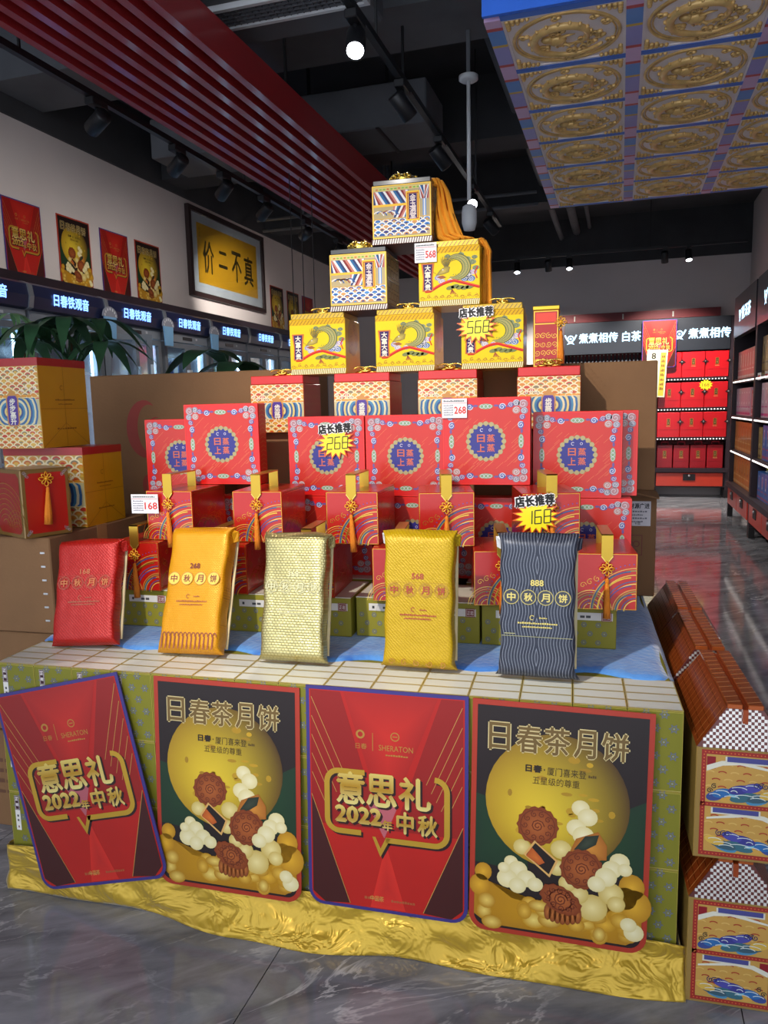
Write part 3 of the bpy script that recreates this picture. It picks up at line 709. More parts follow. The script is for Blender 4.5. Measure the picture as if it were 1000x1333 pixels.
def calligraphy():
    w, h = 1.86, .985
    t = thing('framed_calligraphy', 'dark framed calligraphy on gold silk with four brushed characters', 'picture', R); t.matrix_world = Matrix.Translation((XL+.0, 7.67, 2.80)) @ Matrix.Rotation(PI/2, 4, 'Z')
    m = MB(); f = .055
    for a in ((0, 0, w, f), (0, h-f, w, h), (0, f, f, h-f), (w-f, f, w, h-f)): m.box(a[0], -.05, a[1], a[2], -.001, a[3], K('2c1c1c'))
    part('frame', m, 'paint', t)
    m = MB(); m.box(f, -.02, f, w-f, -.004, h-f, K('c9c5c6')); part('mount', m, 'paint', t)
    m = MB(); A = Art(); A.rect(.20, .17, w-.18, h-.15, K('d89a1c'), 1)
    for s, x in zip('价二不真', (.32, .66, 1.0, 1.32)):
        if s == '二': A.text(s, x+.02, .42, x+.22, .60, K('3a2a12'), 2, .008)
        else: A.text(s, x, .30, x+.24, .66, K('3a2a12'), 2, .006)
    A.vtext('日春茶', .26, h-.20, .03, .04, K('7a5214'), 2)
    A.onto(m, (0, -.02, 0)); part('silk_scroll', m, 'poster_print', t)
    m = MB(); m.box(f, -.024, f, w-f, -.023, h-f, WHT); part('glazing', m, 'door_glass', t)
calligraphy()

# ================================================================== LEFT WALL FRIDGES
def fridges():
    XF = -4.03; pitch = .822; y0 = 3.63; d = .58; H = 2.43
    t = thing('display_fridge', 'x', 'fridge', R, (XF, y0, 0)); w = pitch
    # local: x outward (+) from the front, y along the wall
    m = MB()
    m.box(-d, 0, .1, 0, .025, 2.24, K('9aa0aa')); m.box(-d, w-.025, .1, 0, w, 2.24, K('9aa0aa')); m.box(-d, .025, .1, -d+.03, w-.025, 2.24, K('d6dade'))
    m.box(-d+.03, .025, .1, 0, w-.025, .35, K('2a2c30')); m.box(-d+.03, .025, 2.15, -.02, w-.025, 2.24, K('7e848e')); part('cabinet', m, 'paint', t)
    m = MB(); prof = [(.02, 2.235), (.06, 2.25), (.075, 2.33), (.06, 2.41), (.0, 2.435), (-d, 2.435), (-d, 2.24)]
    vs = [(x, y, z) for y in (.02, w-.02) for x, z in prof]; n = len(prof)
    m.add(vs, [tuple(range(n)), tuple(range(2*n-1, n-1, -1))]+[(i, n+i, n+(i+1) % n, (i+1) % n) for i in range(n)], WHT); hd = part('header_sign', m, 'sign_navy', t)
    m = MB(); A = Art(); A.text('日春铁观音', w*.27, -.042, w*.73, .042, WHT, 1, .0025); A.onto(m, (.079, 0, 2.33), (0, 1, 0), (0.05, 0, 1)); part('lettering', m, 'sign_light', hd)
    for yy in (0, w-.02):
        m = MB(); vs = [(x+.012, y, z) for y in (yy, yy+.02) for x, z in prof]; m.add(vs, [tuple(range(n)), tuple(range(2*n-1, n-1, -1))]+[(i, n+i, n+(i+1) % n, (i+1) % n) for i in range(n)], WHT); part('header_trim', m, 'grey_metal', t)
    m = MB(); m.box(-.02, .02, 2.155, .03, w-.02, 2.235, K('7d838c')); cp = part('control_panel', m, 'paint', t)
    m = MB(); m.box(.03, w*.42, 2.18, .034, w*.62, 2.21, K('0c0d12')); part('display', m, 'gloss_print', cp)
    m = MB(); m.box(.03, w*.70, 2.19, .034, w*.73, 2.21, K('b9bec6')); part('switch', m, 'paint', cp)
    for z in (.75, 1.15, 1.5, 1.82):
        m = MB(); m.box(-d+.03, .03, z, -.06, w-.03, z+.012, K('c4d4dc')); part('shelf', m, 'paint', t)
    for yy in (.05, w-.06):
        m = MB(); m.box(-.07, yy, .4, -.055, yy+.012, 2.12, WHT); part('led_strip', m, 'led_strip', t)
    hw = (w-.05)/2
    def door(hinge, side):
        o = bpy.data.objects.new('door', None)
        m = MB(); b = .045; a0, a1 = (0, hw) if side == 0 else (-hw, 0)
        for q in ((a0, .36, a1, .36+b), (a0, 2.145-b, a1, 2.145), (a0, .36+b, a0+b, 2.145-b), (a1-b, .36+b, a1, 2.145-b)): m.box(0, q[0], q[1], .035, q[2], q[3], K('6e747c'))
        dr = part('door', m, 'paint', t, loc=(0, hinge, 0))
        m = MB(); m.box(.012, a0+b, .36+b, .018, a1-b, 2.145-b, WHT); part('pane', m, 'door_glass', dr)
        m = MB(); yy = a1-b*.6 if side == 0 else a0+b*.2; m.box(.035, yy, .9, .06, yy+.02, 1.9, K('d8dce0')); part('handle', m, 'paint', dr)
        return dr
    door(.025, 0); door(w-.025, 1)
    for yy in (.06, w-.1):
        m = MB(); m.box(-d+.04, yy, 0, -.05, yy+.04, .1, K('1a1a1c')); part('foot', m, 'paint', t)
    n = 8; lab = ['wine fridge', '']
    names = ['glass door display fridge with lit blue sign standing along the left wall']
    for k in range(n):
        o = t if k == 0 else dup(t, R, (XF, y0+k*pitch, 0))
        o['label'] = names[0]; o['group'] = 'display fridges along the left wall'
        if k == 2:
            o['label'] = 'display fridge along the left wall with one glass door swung open'
            for ch in o.children:
                if ch.name.startswith('door') and ch.location.y < .1: ch.rotation_euler.z = -.75
    # dark ledge above
    m = MB(); m.box(XL, y0-.5, 2.47, XF-.2, y0+n*pitch+.2, 2.545, WHT); o = struct('trim_6', m, 'dark_wood')
    # goods in the fridges
    goods = [(1, .25, 'c23a34', 'red'), (2, .30, 'c8352f', 'red'), (2, .55, 'd6d9dc', 'white'), (3, .22, 'd8c23a', 'yellow'), (3, .56, '3a6fb0', 'blue'), (4, .24, 'c9c94a', 'yellow'), (4, .55, '86a86a', 'green'), (5, .3, '2f5fa0', 'blue'), (5, .58, 'b98a4a', 'brown'), (6, .3, '8a94a0', 'grey')]
    for k, y, c, nm in goods:
        p = thing('tea_carton', '%s tea carton on the top shelf of a left wall fridge' % nm, 'carton', R, (XF-.26, y0+k*pitch+y, 1.832), group='%s cartons in the fridges' % nm)
        m = MB(); m.cbox(-.06, -.06, 0, .06, .06, .20, .004, K(c)); part('carton_body', m, 'gloss_print', p)
        m = MB(); m.box(.0602, -.035, .05, .061, .035, .14, K('eee6c8')); part('carton_label', m, 'gloss_print', p)
    # cup shaped cut-outs clipped under the headers
    for k in (2, 3, 4):
        p = thing('cup_cutout', 'pale blue cup shaped cutout clipped between two fridge headers', 'cutout', R, (XF+.095, y0+k*pitch+.0, 2.10), group='cup cutouts on the fridges')
        m = MB(); m.add([(0, -.06, 0), (0, .06, 0), (0, .075, .17), (0, -.075, .17), (.012, -.06, 0), (.012, .06, 0), (.012, .075, .17), (.012, -.075, .17)], [(3,2,1,0),(4,5,6,7),(0,1,5,4),(1,2,6,5),(2,3,7,6),(3,0,4,7)], K('7fb2dc')); part('cup', m, 'matte_print', p)
        m = MB(); vs = []; q = 12
        for x in (0, .012):
            for i in range(q+1): a = PI*i/q; vs.append((x, .09*math.cos(a), .17+.08*math.sin(a)))
        m.add(vs, [tuple(range(q+1))[::-1], tuple(range(q+1, 2*q+2))]+[(i, i+1, q+2+i, q+1+i) for i in range(q)]+[(q, 0, q+1, 2*q+1)], K('8d8f9c')); lid = part('cup_lid', m, 'matte_print', p)
        m = MB(); A = Art()
        for i in range(7): a = PI*(i+.5)/7; A.ell(.07*math.cos(a), .17+.06*math.sin(a), .007, .012, K('d9dbe2'), 1, n=8)
        A.onto(m, (.012, 0, 0), (0, 1, 0), (0, 0, 1)); part('lid_dots', m, 'matte_print', lid)
fridges()

# ================================================================== BACK SHELVES
def shelf_unit(name, label, M, w, header, rows, depth=.40, logo=True, ledrow=None, H=2.76, drawers=2):
    """local: x along the front, -y faces the viewer, y=0 front plane"""
    t = thing(name, label, 'shelf'); t.matrix_world = M
    dk = K('2a1c26')
    for x in (0, w-.05):
        m = MB(); m.cbox(x, 0, .12, x+.05, depth, H, .004, dk); part('post', m, 'paint', t)
    m = MB(); m.box(.05, depth-.02, .16, w-.05, depth-.001, H-.02, K('7c1a1e')); part('back_panel', m, 'paint', t)
    m = MB(); m.box(.05, -.01, 2.27, w-.05, .06, H, K('24272e')); hd = part('header_sign', m, 'gloss_print', t)
    m = MB(); A = Art(); x0, x1 = header[1]
    zc = 2.52
    if logo:                                    # small crown-like mark: cup of two leaves over a round eye
        lx = x0+.07
        A.ring(lx, zc, .045, .018, WHT, 1, 16); A.ell(lx, zc, .018, .018, WHT, 1, n=10)
        A.stroke([(lx-.09, zc+.06), (lx-.06, zc), (lx-.02, zc-.05)], .022, WHT, 1); A.stroke([(lx+.09, zc+.06), (lx+.06, zc), (lx+.02, zc-.05)], .022, WHT, 1)
        A.poly([(lx-.06, zc-.09), (lx-.03, zc-.055), (lx+.03, zc-.055), (lx+.06, zc-.09), (lx, zc-.07)], WHT, 1)
        x0 += .20
    A.text(header[0], x0, zc-.075, x1, zc+.075, WHT, 1, .004); A.onto(m, (0, -.01, 0)); part('lettering', m, 'sign_light_pale', hd)
    for z in rows:
        m = MB(); m.box(.05, .01, z-.045, w-.05, depth-.02, z, dk); sb = part('shelf_board', m, 'paint', t)
        if ledrow:
            m = MB(); q = int((w-.1)/.045)
            for i in range(q): x = .06+i*.045; m.box(x, .002, z-.036, x+.016, .012, z-.022, WHT)
            part('price_rail', m, 'led_rail', sb)['kind'] = 'stuff'
    m = MB(); m.box(.0, -.03, .40, w, depth, .46, dk); part('counter_rail', m, 'paint', t)
    m = MB(); m.box(.05, .02, .16, w-.05, depth-.02, .40, dk); part('drawer_case', m, 'paint', t)
    for k in range(drawers):
        a = .06+k*(w-.12)/drawers; b = a+(w-.12)/drawers-.02
        m = MB(); m.cbox(a, -.008, .18, b, .02, .385, .004, K('c43a26')); dr = part('drawer', m, 'gloss_print', t)
        c = (a+b)/2; m = MB(); m.box(c-.09, -.016, .27, c+.09, -.008, .37, K('1a1216')); pl = part('lock_plate', m, 'paint', dr)
        m = MB(); m.ball((c, -.022, .345), (.018, .012, .018), K('c8c8cc', .8)); part('lock', m, 'bright_metal', dr, True)
    for x in (.0, w-.06):
        for y in (.0, depth-.06):
            m = MB(); m.box(x, y, 0, x+.06, y+.06, .12, K('120d10')); part('leg', m, 'paint', t)
    return t
YS = 12.62
shelf_unit('back_shelf', 'dark wall shelf with lit sign ending in white tea characters', Matrix.Translation((-.92, YS, 0)), 1.42, ('煮煮相传 白茶', (.07, 1.20)), (2.0, 1.44, .98), logo=True)
shelf_unit('back_shelf', 'dark wall shelf filled with bright red boxes in the back corner', Matrix.Translation((.50, YS, 0)), 1.11, ('煮煮相传', (.27, 1.06)), (1.86, 1.40, .945), ledrow=True, drawers=1)
# red banner rail above the back shelves
m = MB(); m.box(-1.1, YB-.10, 2.80, 1.45, YB, 2.93, K('7a1f26'))
for k in range(3): m.box(-.75+k*.75, YB-.12, 2.82, -.73+k*.75, YB-.10, 2.90, K('c9c4bc'))
single('banner_rail', m, 'paint', 'dark red rail with pale clips fixed above the back shelves', 'rail')

def back_boxes():
    def rb(w, h, c1, bag=False):
        t = thing('red_tea_box', 'x', 'box')
        m = MB(); m.cbox(-w/2, 0, 0, w/2, .26, h, .006, K(c1)); part('box_body', m, 'gloss_print', t)
        m = MB(); m.box(-w/2+.002, -.003, h*.30, w/2-.002, -.001, h*.305, K('7c0a12')); part('lid_seam', m, 'gloss_print', t)
        m = MB(); A = Art()
        A.rect(-.022, h*.50, .022, h*.74, K('3a1a10'), 1); A.frame(-.024, h*.49, .024, h*.75, .006, K('c89a3c', .7), 2); A.text('日', -.012, h*.62, .012, h*.70, K('d8b25c', .6), 2); A.text('春', -.012, h*.53, .012, h*.61, K('d8b25c', .6), 2)
        A.dashes(-.03, .03, h*.43, .012, K('d8a25c'), 5, 2); A.onto(m, (0, 0, 0)); part('gold_tag', m, 'gloss_print', t)
        if not bag:
            m = MB(); cx, cz, r = w/2+.006, h*.62, .05
            P = []
            for i in range(16): a = 2*PI*i/16; q = r*(1 if i % 4 == 0 else .45 if i % 2 else .5); P.append((cx+q*math.cos(a), cz+q*math.sin(a)*1.15))
            m.add([(x, -.012, z) for x, z in P]+[(x, -.002, z) for x, z in P], [tuple(range(16)), tuple(range(31, 15, -1))]+[(i, 16+i, 16+(i+1) % 16, (i+1) % 16) for i in range(16)], K('150d10')); m.ball((cx, -.014, cz), (.013, .008, .013), K('c9c9cc', .8), 6, 4); part('star_clasp', m, 'gloss_print', t)
        else:
            m = MB(); m.tube([(-.05, .02, h), (-.05, .01, h+.05), (.05, .01, h+.05), (.05, .02, h)], .006, 6, K('c01a30')); part('rope_handle', m, 'matte_print', t)
        return t
    a = rb(.33, .385, 'c8101c'); first = True
    for row, z in enumerate((1.86, 1.40, .945)):
        for k in range(3):
            o = a if first else dup(a, R, (0, 0, 0)); first = False
            o.matrix_world = mat4(R, (.72+k*.335, YS+.002, z))
            o['label'] = 'bright red tea box with gold tag on the %s shelf in the back corner' % ('upper', 'middle', 'lower')[row]; o['group'] = 'red tea boxes, %s back shelf' % ('upper', 'middle', 'lower')[row]
    b = rb(.23, .36, '9c0e1c', True)
    for k in range(4):
        o = b if k == 0 else dup(b, R, (0, 0, 0)); o.matrix_world = mat4(R, (.68+k*.245, YS+.06, .46)); o['label'] = 'dark red gift bag on the counter rail under the red boxes'; o['group'] = 'dark red bags on the back shelf'
    # price star on a middle box
    m = MB(); A = Art(); A.poly([((.10 if i % 2 else .075)*math.cos(2*PI*i/24), (.085 if i % 2 else .06)*math.sin(2*PI*i/24)) for i in range(24)], K('f0dc1e'), 1); A.text('168', -.05, -.025, .05, .028, K('8a4a10'), 2); A.onto(m); m.box(-.05, 0, -.03, .05, .002, .03, K('f0dc1e'))
    single('price_star', m, 'matte_print', 'small yellow price star on a red box of the back shelf', 'price tag', R, (1.24, YS-.001, 1.74))
    # dark bottles in a row on the white tea shelf
    bt = MB(); bt.lathe([(.018, 0), (.02, .01), (.02, .18), (.008, .205), (.008, .25)], 10, K('35363c')); bt.lathe([(.009, .245), (.009, .26)], 8, K('b9b4a4'))
    me = bt.mesh('tea_tin', 'gloss_print', True)
    for k in range(22):
        o = link('tea_bottle', me); o.matrix_world = mat4(R, (-.84+k*.057, YS+.10, 2.0)); tag(o, 'slim dark bottle standing in a row under the white tea sign', 'bottle', 'slim bottles under the white tea sign')
back_boxes()

def right_shelves():
    XS = 1.36
    Mx = lambda y: Matrix.Translation((XS, y, 0)) @ Matrix.Rotation(-PI/2, 4, 'Z')      # front faces -x, local x runs to -y
    shelf_unit('side_shelf', 'dark side shelf with orange tea boxes by the back corner', Mx(10.66), 1.70, ('普洱茶', (.45, 1.30)), (1.75, 1.31, .88), ledrow=True, depth=.46)
    shelf_unit('side_shelf', 'dark side shelf stacked with blue tea boxes', Mx(8.96), 1.70, ('普洱茶', (.45, 1.30)), (1.75, 1.31, .88), ledrow=True, depth=.46)
    kinds = {}
    def slim(c1, c2, c3, w, h):
        key = (c1, w, h)
        if key in kinds: return kinds[key]
        m = MB(); m.cbox(0, 0, 0, w-.006, .30, h, .004, K(c1))
        body = m.mesh('box_body', 'gloss_print'); m = MB(); A = Art(); A.rect(.02, h*.30, w-.026, h*.34, K(c2), 1); A.rect(w*.38, h*.42, w*.58, h*.86, K(c3), 1); A.rect(w*.42, h*.50, w*.54, h*.8, K(c2), 2); A.rect(.004, h*.06, w-.01, h*.13, K(c2), 1); A.onto(m)
        kinds[key] = (body, m.mesh('box_print', 'gloss_print')); return kinds[key]
    def row(y, z, n, w, h, cs, label, group):
        bd, pr = slim(*cs, w, h)
        for k in range(n):
            o = thing('slim_tea_box', label, 'box', group=group); o.matrix_world = Matrix.Translation((XS+.05, y-k*w, z)) @ Matrix.Rotation(-PI/2, 4, 'Z')
            link('box_body', bd, o); link('box_print', pr, o)
    PK, MG, OR, BL, GD = ('c2606a', 'd9c2c4', 'e0d4d2'), ('c8a8ba', 'c02a86', 'e9e2e6'), ('d07c30', 'e8b070', 'b04a1c'), ('3468b4', 'a84a72', 'c8d4e8'), ('a88a52', '5a3a20', 'd8c48a')
    row(10.58, 1.75, 8, .175, .34, PK, 'pinkish red slim tea box on top row of corner side shelf', 'pinkish slim boxes')
    row(10.58, 1.31, 6, .18, .33, MG, 'white and magenta slim tea box on corner side shelf', 'magenta slim boxes')
    row(9.44, 1.31, 2, .18, .30, PK, 'pinkish red slim tea box at end of the magenta row', 'pinkish boxes beside magenta')
    row(10.58, .88, 7, .20, .36, OR, 'orange slim tea box on third row of corner side shelf', 'orange slim boxes, third row')
    row(10.58, .46, 7, .20, .37, OR, 'orange slim tea box on bottom row of corner side shelf', 'orange slim boxes, bottom row')
    row(8.86, 1.75, 6, .19, .40, GD, 'brown and gold slim tea box on top row above the blue boxes', 'gold slim boxes')
    row(8.80, 1.31, 6, .19, .36, MG, 'white and magenta slim tea box above the blue boxes', 'magenta slim boxes above blue')
    row(8.62, .88, 6, .19, .36, BL, 'blue slim tea box on third row of side shelf', 'blue slim boxes, third row')
    row(8.86, .88, 1, .18, .33, GD, 'brown and gold slim tea box beside blue boxes on third row', None)
    row(8.80, .46, 7, .19, .29, BL, 'blue slim tea box on bottom row of side shelf', 'blue slim boxes, bottom row')
    # shelf tags
    for y, z in ((8.72, 1.70), (8.3, 1.70)):
        m = MB(); m.box(0, -.09, 0, .004, .09, .075, K('eceaea')); m.box(-.001, -.075, .03, 0, .075, .05, K('c23a34')); single('shelf_tag', m, 'matte_print', 'white price tag clipped to the side shelf edge', 'price tag', R, (XS-.006+.012, y, z), group='white tags on the side shelf')
    m = MB(); m.ball((0, 0, .042), (.036, .036, .038), K('e8d24a')); m.lathe([(.024, 0), (.042, .014), (.024, .028)], 12, K('efece0')); single('yellow_ornament', m, 'gloss_print', 'small yellow round ornament on the blue boxes of side shelf', 'ornament', R, (XS+.12, 8.55, .75), smooth=True)
right_shelves()
# hanging red poster and yellow scroll before the back shelves
o = poster('red', 'red festival poster hanging over the back shelf sign', R, Matrix.Translation((.30, YS-.06, 2.02)), .50, .72)
m = MB(); A = Art(); A.rect(0, 0, .30, .72, K('d8d2b4'), 1); A.rect(.20, .02, .28, .68, K('d9b23a'), 1.5); A.text('8', .07, .58, .13, .67, K('1c1a18'), 2, .004); [A.dashes(.215, .268, .60-.07*k, .045, K('6a4a18'), 3, 2) for k in range(8)]; [A.dashes(.06, .13, .50-.06*k, .03, K('8a7a5a'), 3, 2) for k in range(5)]
A.onto(m); m.box(0, 0, 0, .30, .004, .72, K('d8d2b4'))
single('paper_scroll', m, 'matte_print', 'pale yellow paper sign hanging below the red poster at back', 'sign', R, (.345, YS-.085, 1.58), (0, .05, 0))

# ================================================================== THE DISPLAY
TOPZ = .757
def tea_boxes():
    n = 15; w = 2.0/n; dp = .052; h = .212
    t = thing('tea_box', 'x', 'box', D)
    m = MB(); m.cbox(.0008, .0008, 0, w-.0008, dp-.0008, h-.004, .0015, K('7d7a1c')); part('box_body', m, 'matte_print', t)
    A = Art(); fc = K('6a7078'); rnd = random.Random(2)
    for i in range(3):
        for j in range(6):
            x = .025+i*.043+(.02 if j % 2 else 0); z = .02+j*.036
            if x > w-.012: continue
            A.ring(x, z, .0075, .0035, fc, 1, 6); A.ell(x, z, .0028, .0028, K('8a8f94'), 1.2, n=6)
            for q in range(6): a = q*PI/3; A.ell(x+.0105*math.cos(a), z+.0105*math.sin(a), .0022, .0022, fc, 1.1, n=5)
    A.frame(.001, .001, w-.001, h-.005, .0012, K('b8a844'), 1.4)
    m = MB(); A.onto(m, (0, .0008, 0)); part('flower_print', m, 'matte_print', t)
    m = MB(); m.box(.0008, .0008, h-.004, w-.0008, dp-.0008, h, K('dcdcd2'), dict(f=K('9a8a34'))); A = Art(); A.frame(.0008, .0008, w-.0008, dp-.0008, .0024, K('cdb258', .3), 1); A.onto(m, (0, 0, h), (1, 0, 0), (0, 1, 0)); part('lid', m, 'gloss_print', t)
    m = MB(); A = Art(); A.rect(.018, h-.13, .036, h-.014, K('e6e0d8'), 2); A.rect(.0185, h-.062, .0355, h-.0145, K('3a1420'), 2.4); A.frame(.02, h-.06, .034, h-.017, .0012, K('d8c8c8'), 2.8)
    A.vtext('正岩', .027, h-.020, .010, .0185, K('efe6e2'), 2.9, .0004); A.dashes(.023, .031, h-.085, .008, K('4a4a4a'), 1, 2.6); A.dashes(.023, .031, h-.10, .008, K('4a4a4a'), 1, 2.6); A.dashes(.024, .03, h-.122, .01, K('7a3a3a'), 1, 2.6)
    A.onto(m, (0, .0008, 0)); part('paper_label', m, 'matte_print', t)
    z0 = TOPZ-.012-3*h+.0
    first = True
    for layer in range(3):
        for c in range(n):
            for r in range(4):
                if layer < 2 and r > 0: continue
                o = t if first else dup(t, D, (0, 0, 0)); first = False
                o.matrix_world = mat4(D, (-2.0+c*w, r*dp, z0+layer*h))
                if layer == 2 and r > 0: o['label'] = 'white topped green tea box in the rows behind the front tea boxes'; o['group'] = 'tea boxes, top layer rear rows'
                else:
                    nm = ('lowest', 'middle', 'top')[layer]; o['label'] = 'green flowered tea box in the front row, %s layer of the base' % nm; o['group'] = 'front row tea boxes, %s layer' % nm
    m = MB(); m.box(-1.998, .005, 0, -.002, .205, z0, K('5a5648')); single('base_plank', m, 'paint', 'low plinth board under the tea boxes behind the gold cloth', 'plinth', D)
    m = MB(); m.cbox(-1.995, .2085, 0, -.005, 1.50, TOPZ-.014, .004, K('7d7a1c')); single('display_plinth', m, 'matte_print', 'green plinth under the blue velvet behind the tea boxes', 'plinth', D)
    return z0
tea_boxes()
SURF = TOPZ-.012
def velvet_cloth():
    nx, ny = 60, 40; vs = []; fs = []; rnd = random.Random(4)
    for j in range(ny+1):
        for i in range(nx+1):
            u, v = i/nx, j/ny; x = -2.0+2.0*u
            y0 = .212+.018*math.sin(u*23)+.012*math.sin(u*57+1); y = y0+(1.49-y0)*v
            z = SURF+.008+.003*math.sin(x*17+y*5)*math.sin(y*13)+(.004*math.sin(u*41) if j == 0 else 0)
            if j == 0: z = SURF+.001
            if i == nx: z -= .015; x += .004
            vs.append((x, y, z))
    for j in range(ny):
        for i in range(nx): a = j*(nx+1)+i; fs.append((a, a+1, a+nx+2, a+nx+1))
    m = MB(); m.add(vs, fs, WHT); o = single('velvet_cloth', m, 'blue_velvet', 'blue velvet cloth spread over the display top', 'cloth', D, smooth=True)
    sd = o.modifiers.new('thick', 'SOLIDIFY'); sd.thickness = .005; sd.offset = -1
velvet_cloth()
VT = SURF+.011

def gold_cloth():
    # skirt: follows the front and turns the two corners, gathered on the floor
    N = 420; vs = []; fs = []; NV = 22
    def pos(s):                                   # s in 0..1 along left side, front, right corner
        L1, L2, L3 = .9, 2.04, .22; d = s*(L1+L2+L3)
        if d < L1: return (-2.015, .9-d, (-1, 0))
        d -= L1
        if d < L2: return (-2.015+d, -.012, (0, -1))
        d -= L2; return (.012, -.012+d*0, (0, -1)) if d < 0 else (.008, -.012+d*.5, (.15, 0))
    rnd = random.Random(11); ph = [rnd.uniform(0, 6.28) for _ in range(12)]
    FL = [(-2.1, .012), (-1.9, .012), (-1.5, .026), (-1.2, .066), (-1.0, .072), (-.7, .054), (-.35, .056), (.05, .036)]
    def fl(x):
        for (x0, a0), (x1, a1) in zip(FL, FL[1:]):
            if x <= x1: t = (x-x0)/(x1-x0); t = t*t*(3-2*t); return a0+(a1-a0)*max(0, t)
        return FL[-1][1]
    for i in range(N+1):
        s = i/N; x, y, nrm = pos(s); q = s*3.16
        top = .135+.010*math.sin(q*5+ph[0])+.004*math.sin(q*17+ph[1])
        flare = fl(x)+.008*math.sin(q*6.3+ph[3])+.005*math.sin(q*15+ph[4])
        if nrm[0] < 0: flare = .022+.008*math.sin(q*9)
        if nrm[0] > 0: flare = .002
        for j in range(NV+1):
            v = j/NV; z = top*(1-v)+.002*v; b = math.sin(v*PI)
            off = .004+flare*v**2.2
            off += (.010*math.sin(q*11+v*5+1.6*math.sin(q*3.1)+ph[5])+.007*math.sin(q*23-v*6+2*math.sin(q*5)+ph[6]))*b*(.35+.65*v)
            off += .012*abs(math.sin(q*5.2+v*3.5+ph[8]))**4*b*v
            if nrm[0] > 0: off = .002+.003*abs(math.sin(q*30+v*9))
            zz = z+.010*math.sin(q*13+ph[9])*b
            vs.append((x+nrm[0]*off, y+nrm[1]*max(off, .003), max(zz, .002)))
    for i in range(N):
        for j in range(NV): a = i*(NV+1)+j; fs.append((a, a+NV+1, a+NV+2, a+1))
    m = MB(); m.add(vs, fs, WHT); o = single('satin_skirt', m, 'gold_satin', 'wrinkled gold satin cloth wrapped around the foot of the display', 'cloth', D, smooth=True)
    sd = o.modifiers.new('thick', 'SOLIDIFY'); sd.thickness = .002; sd.offset = 1
gold_cloth()

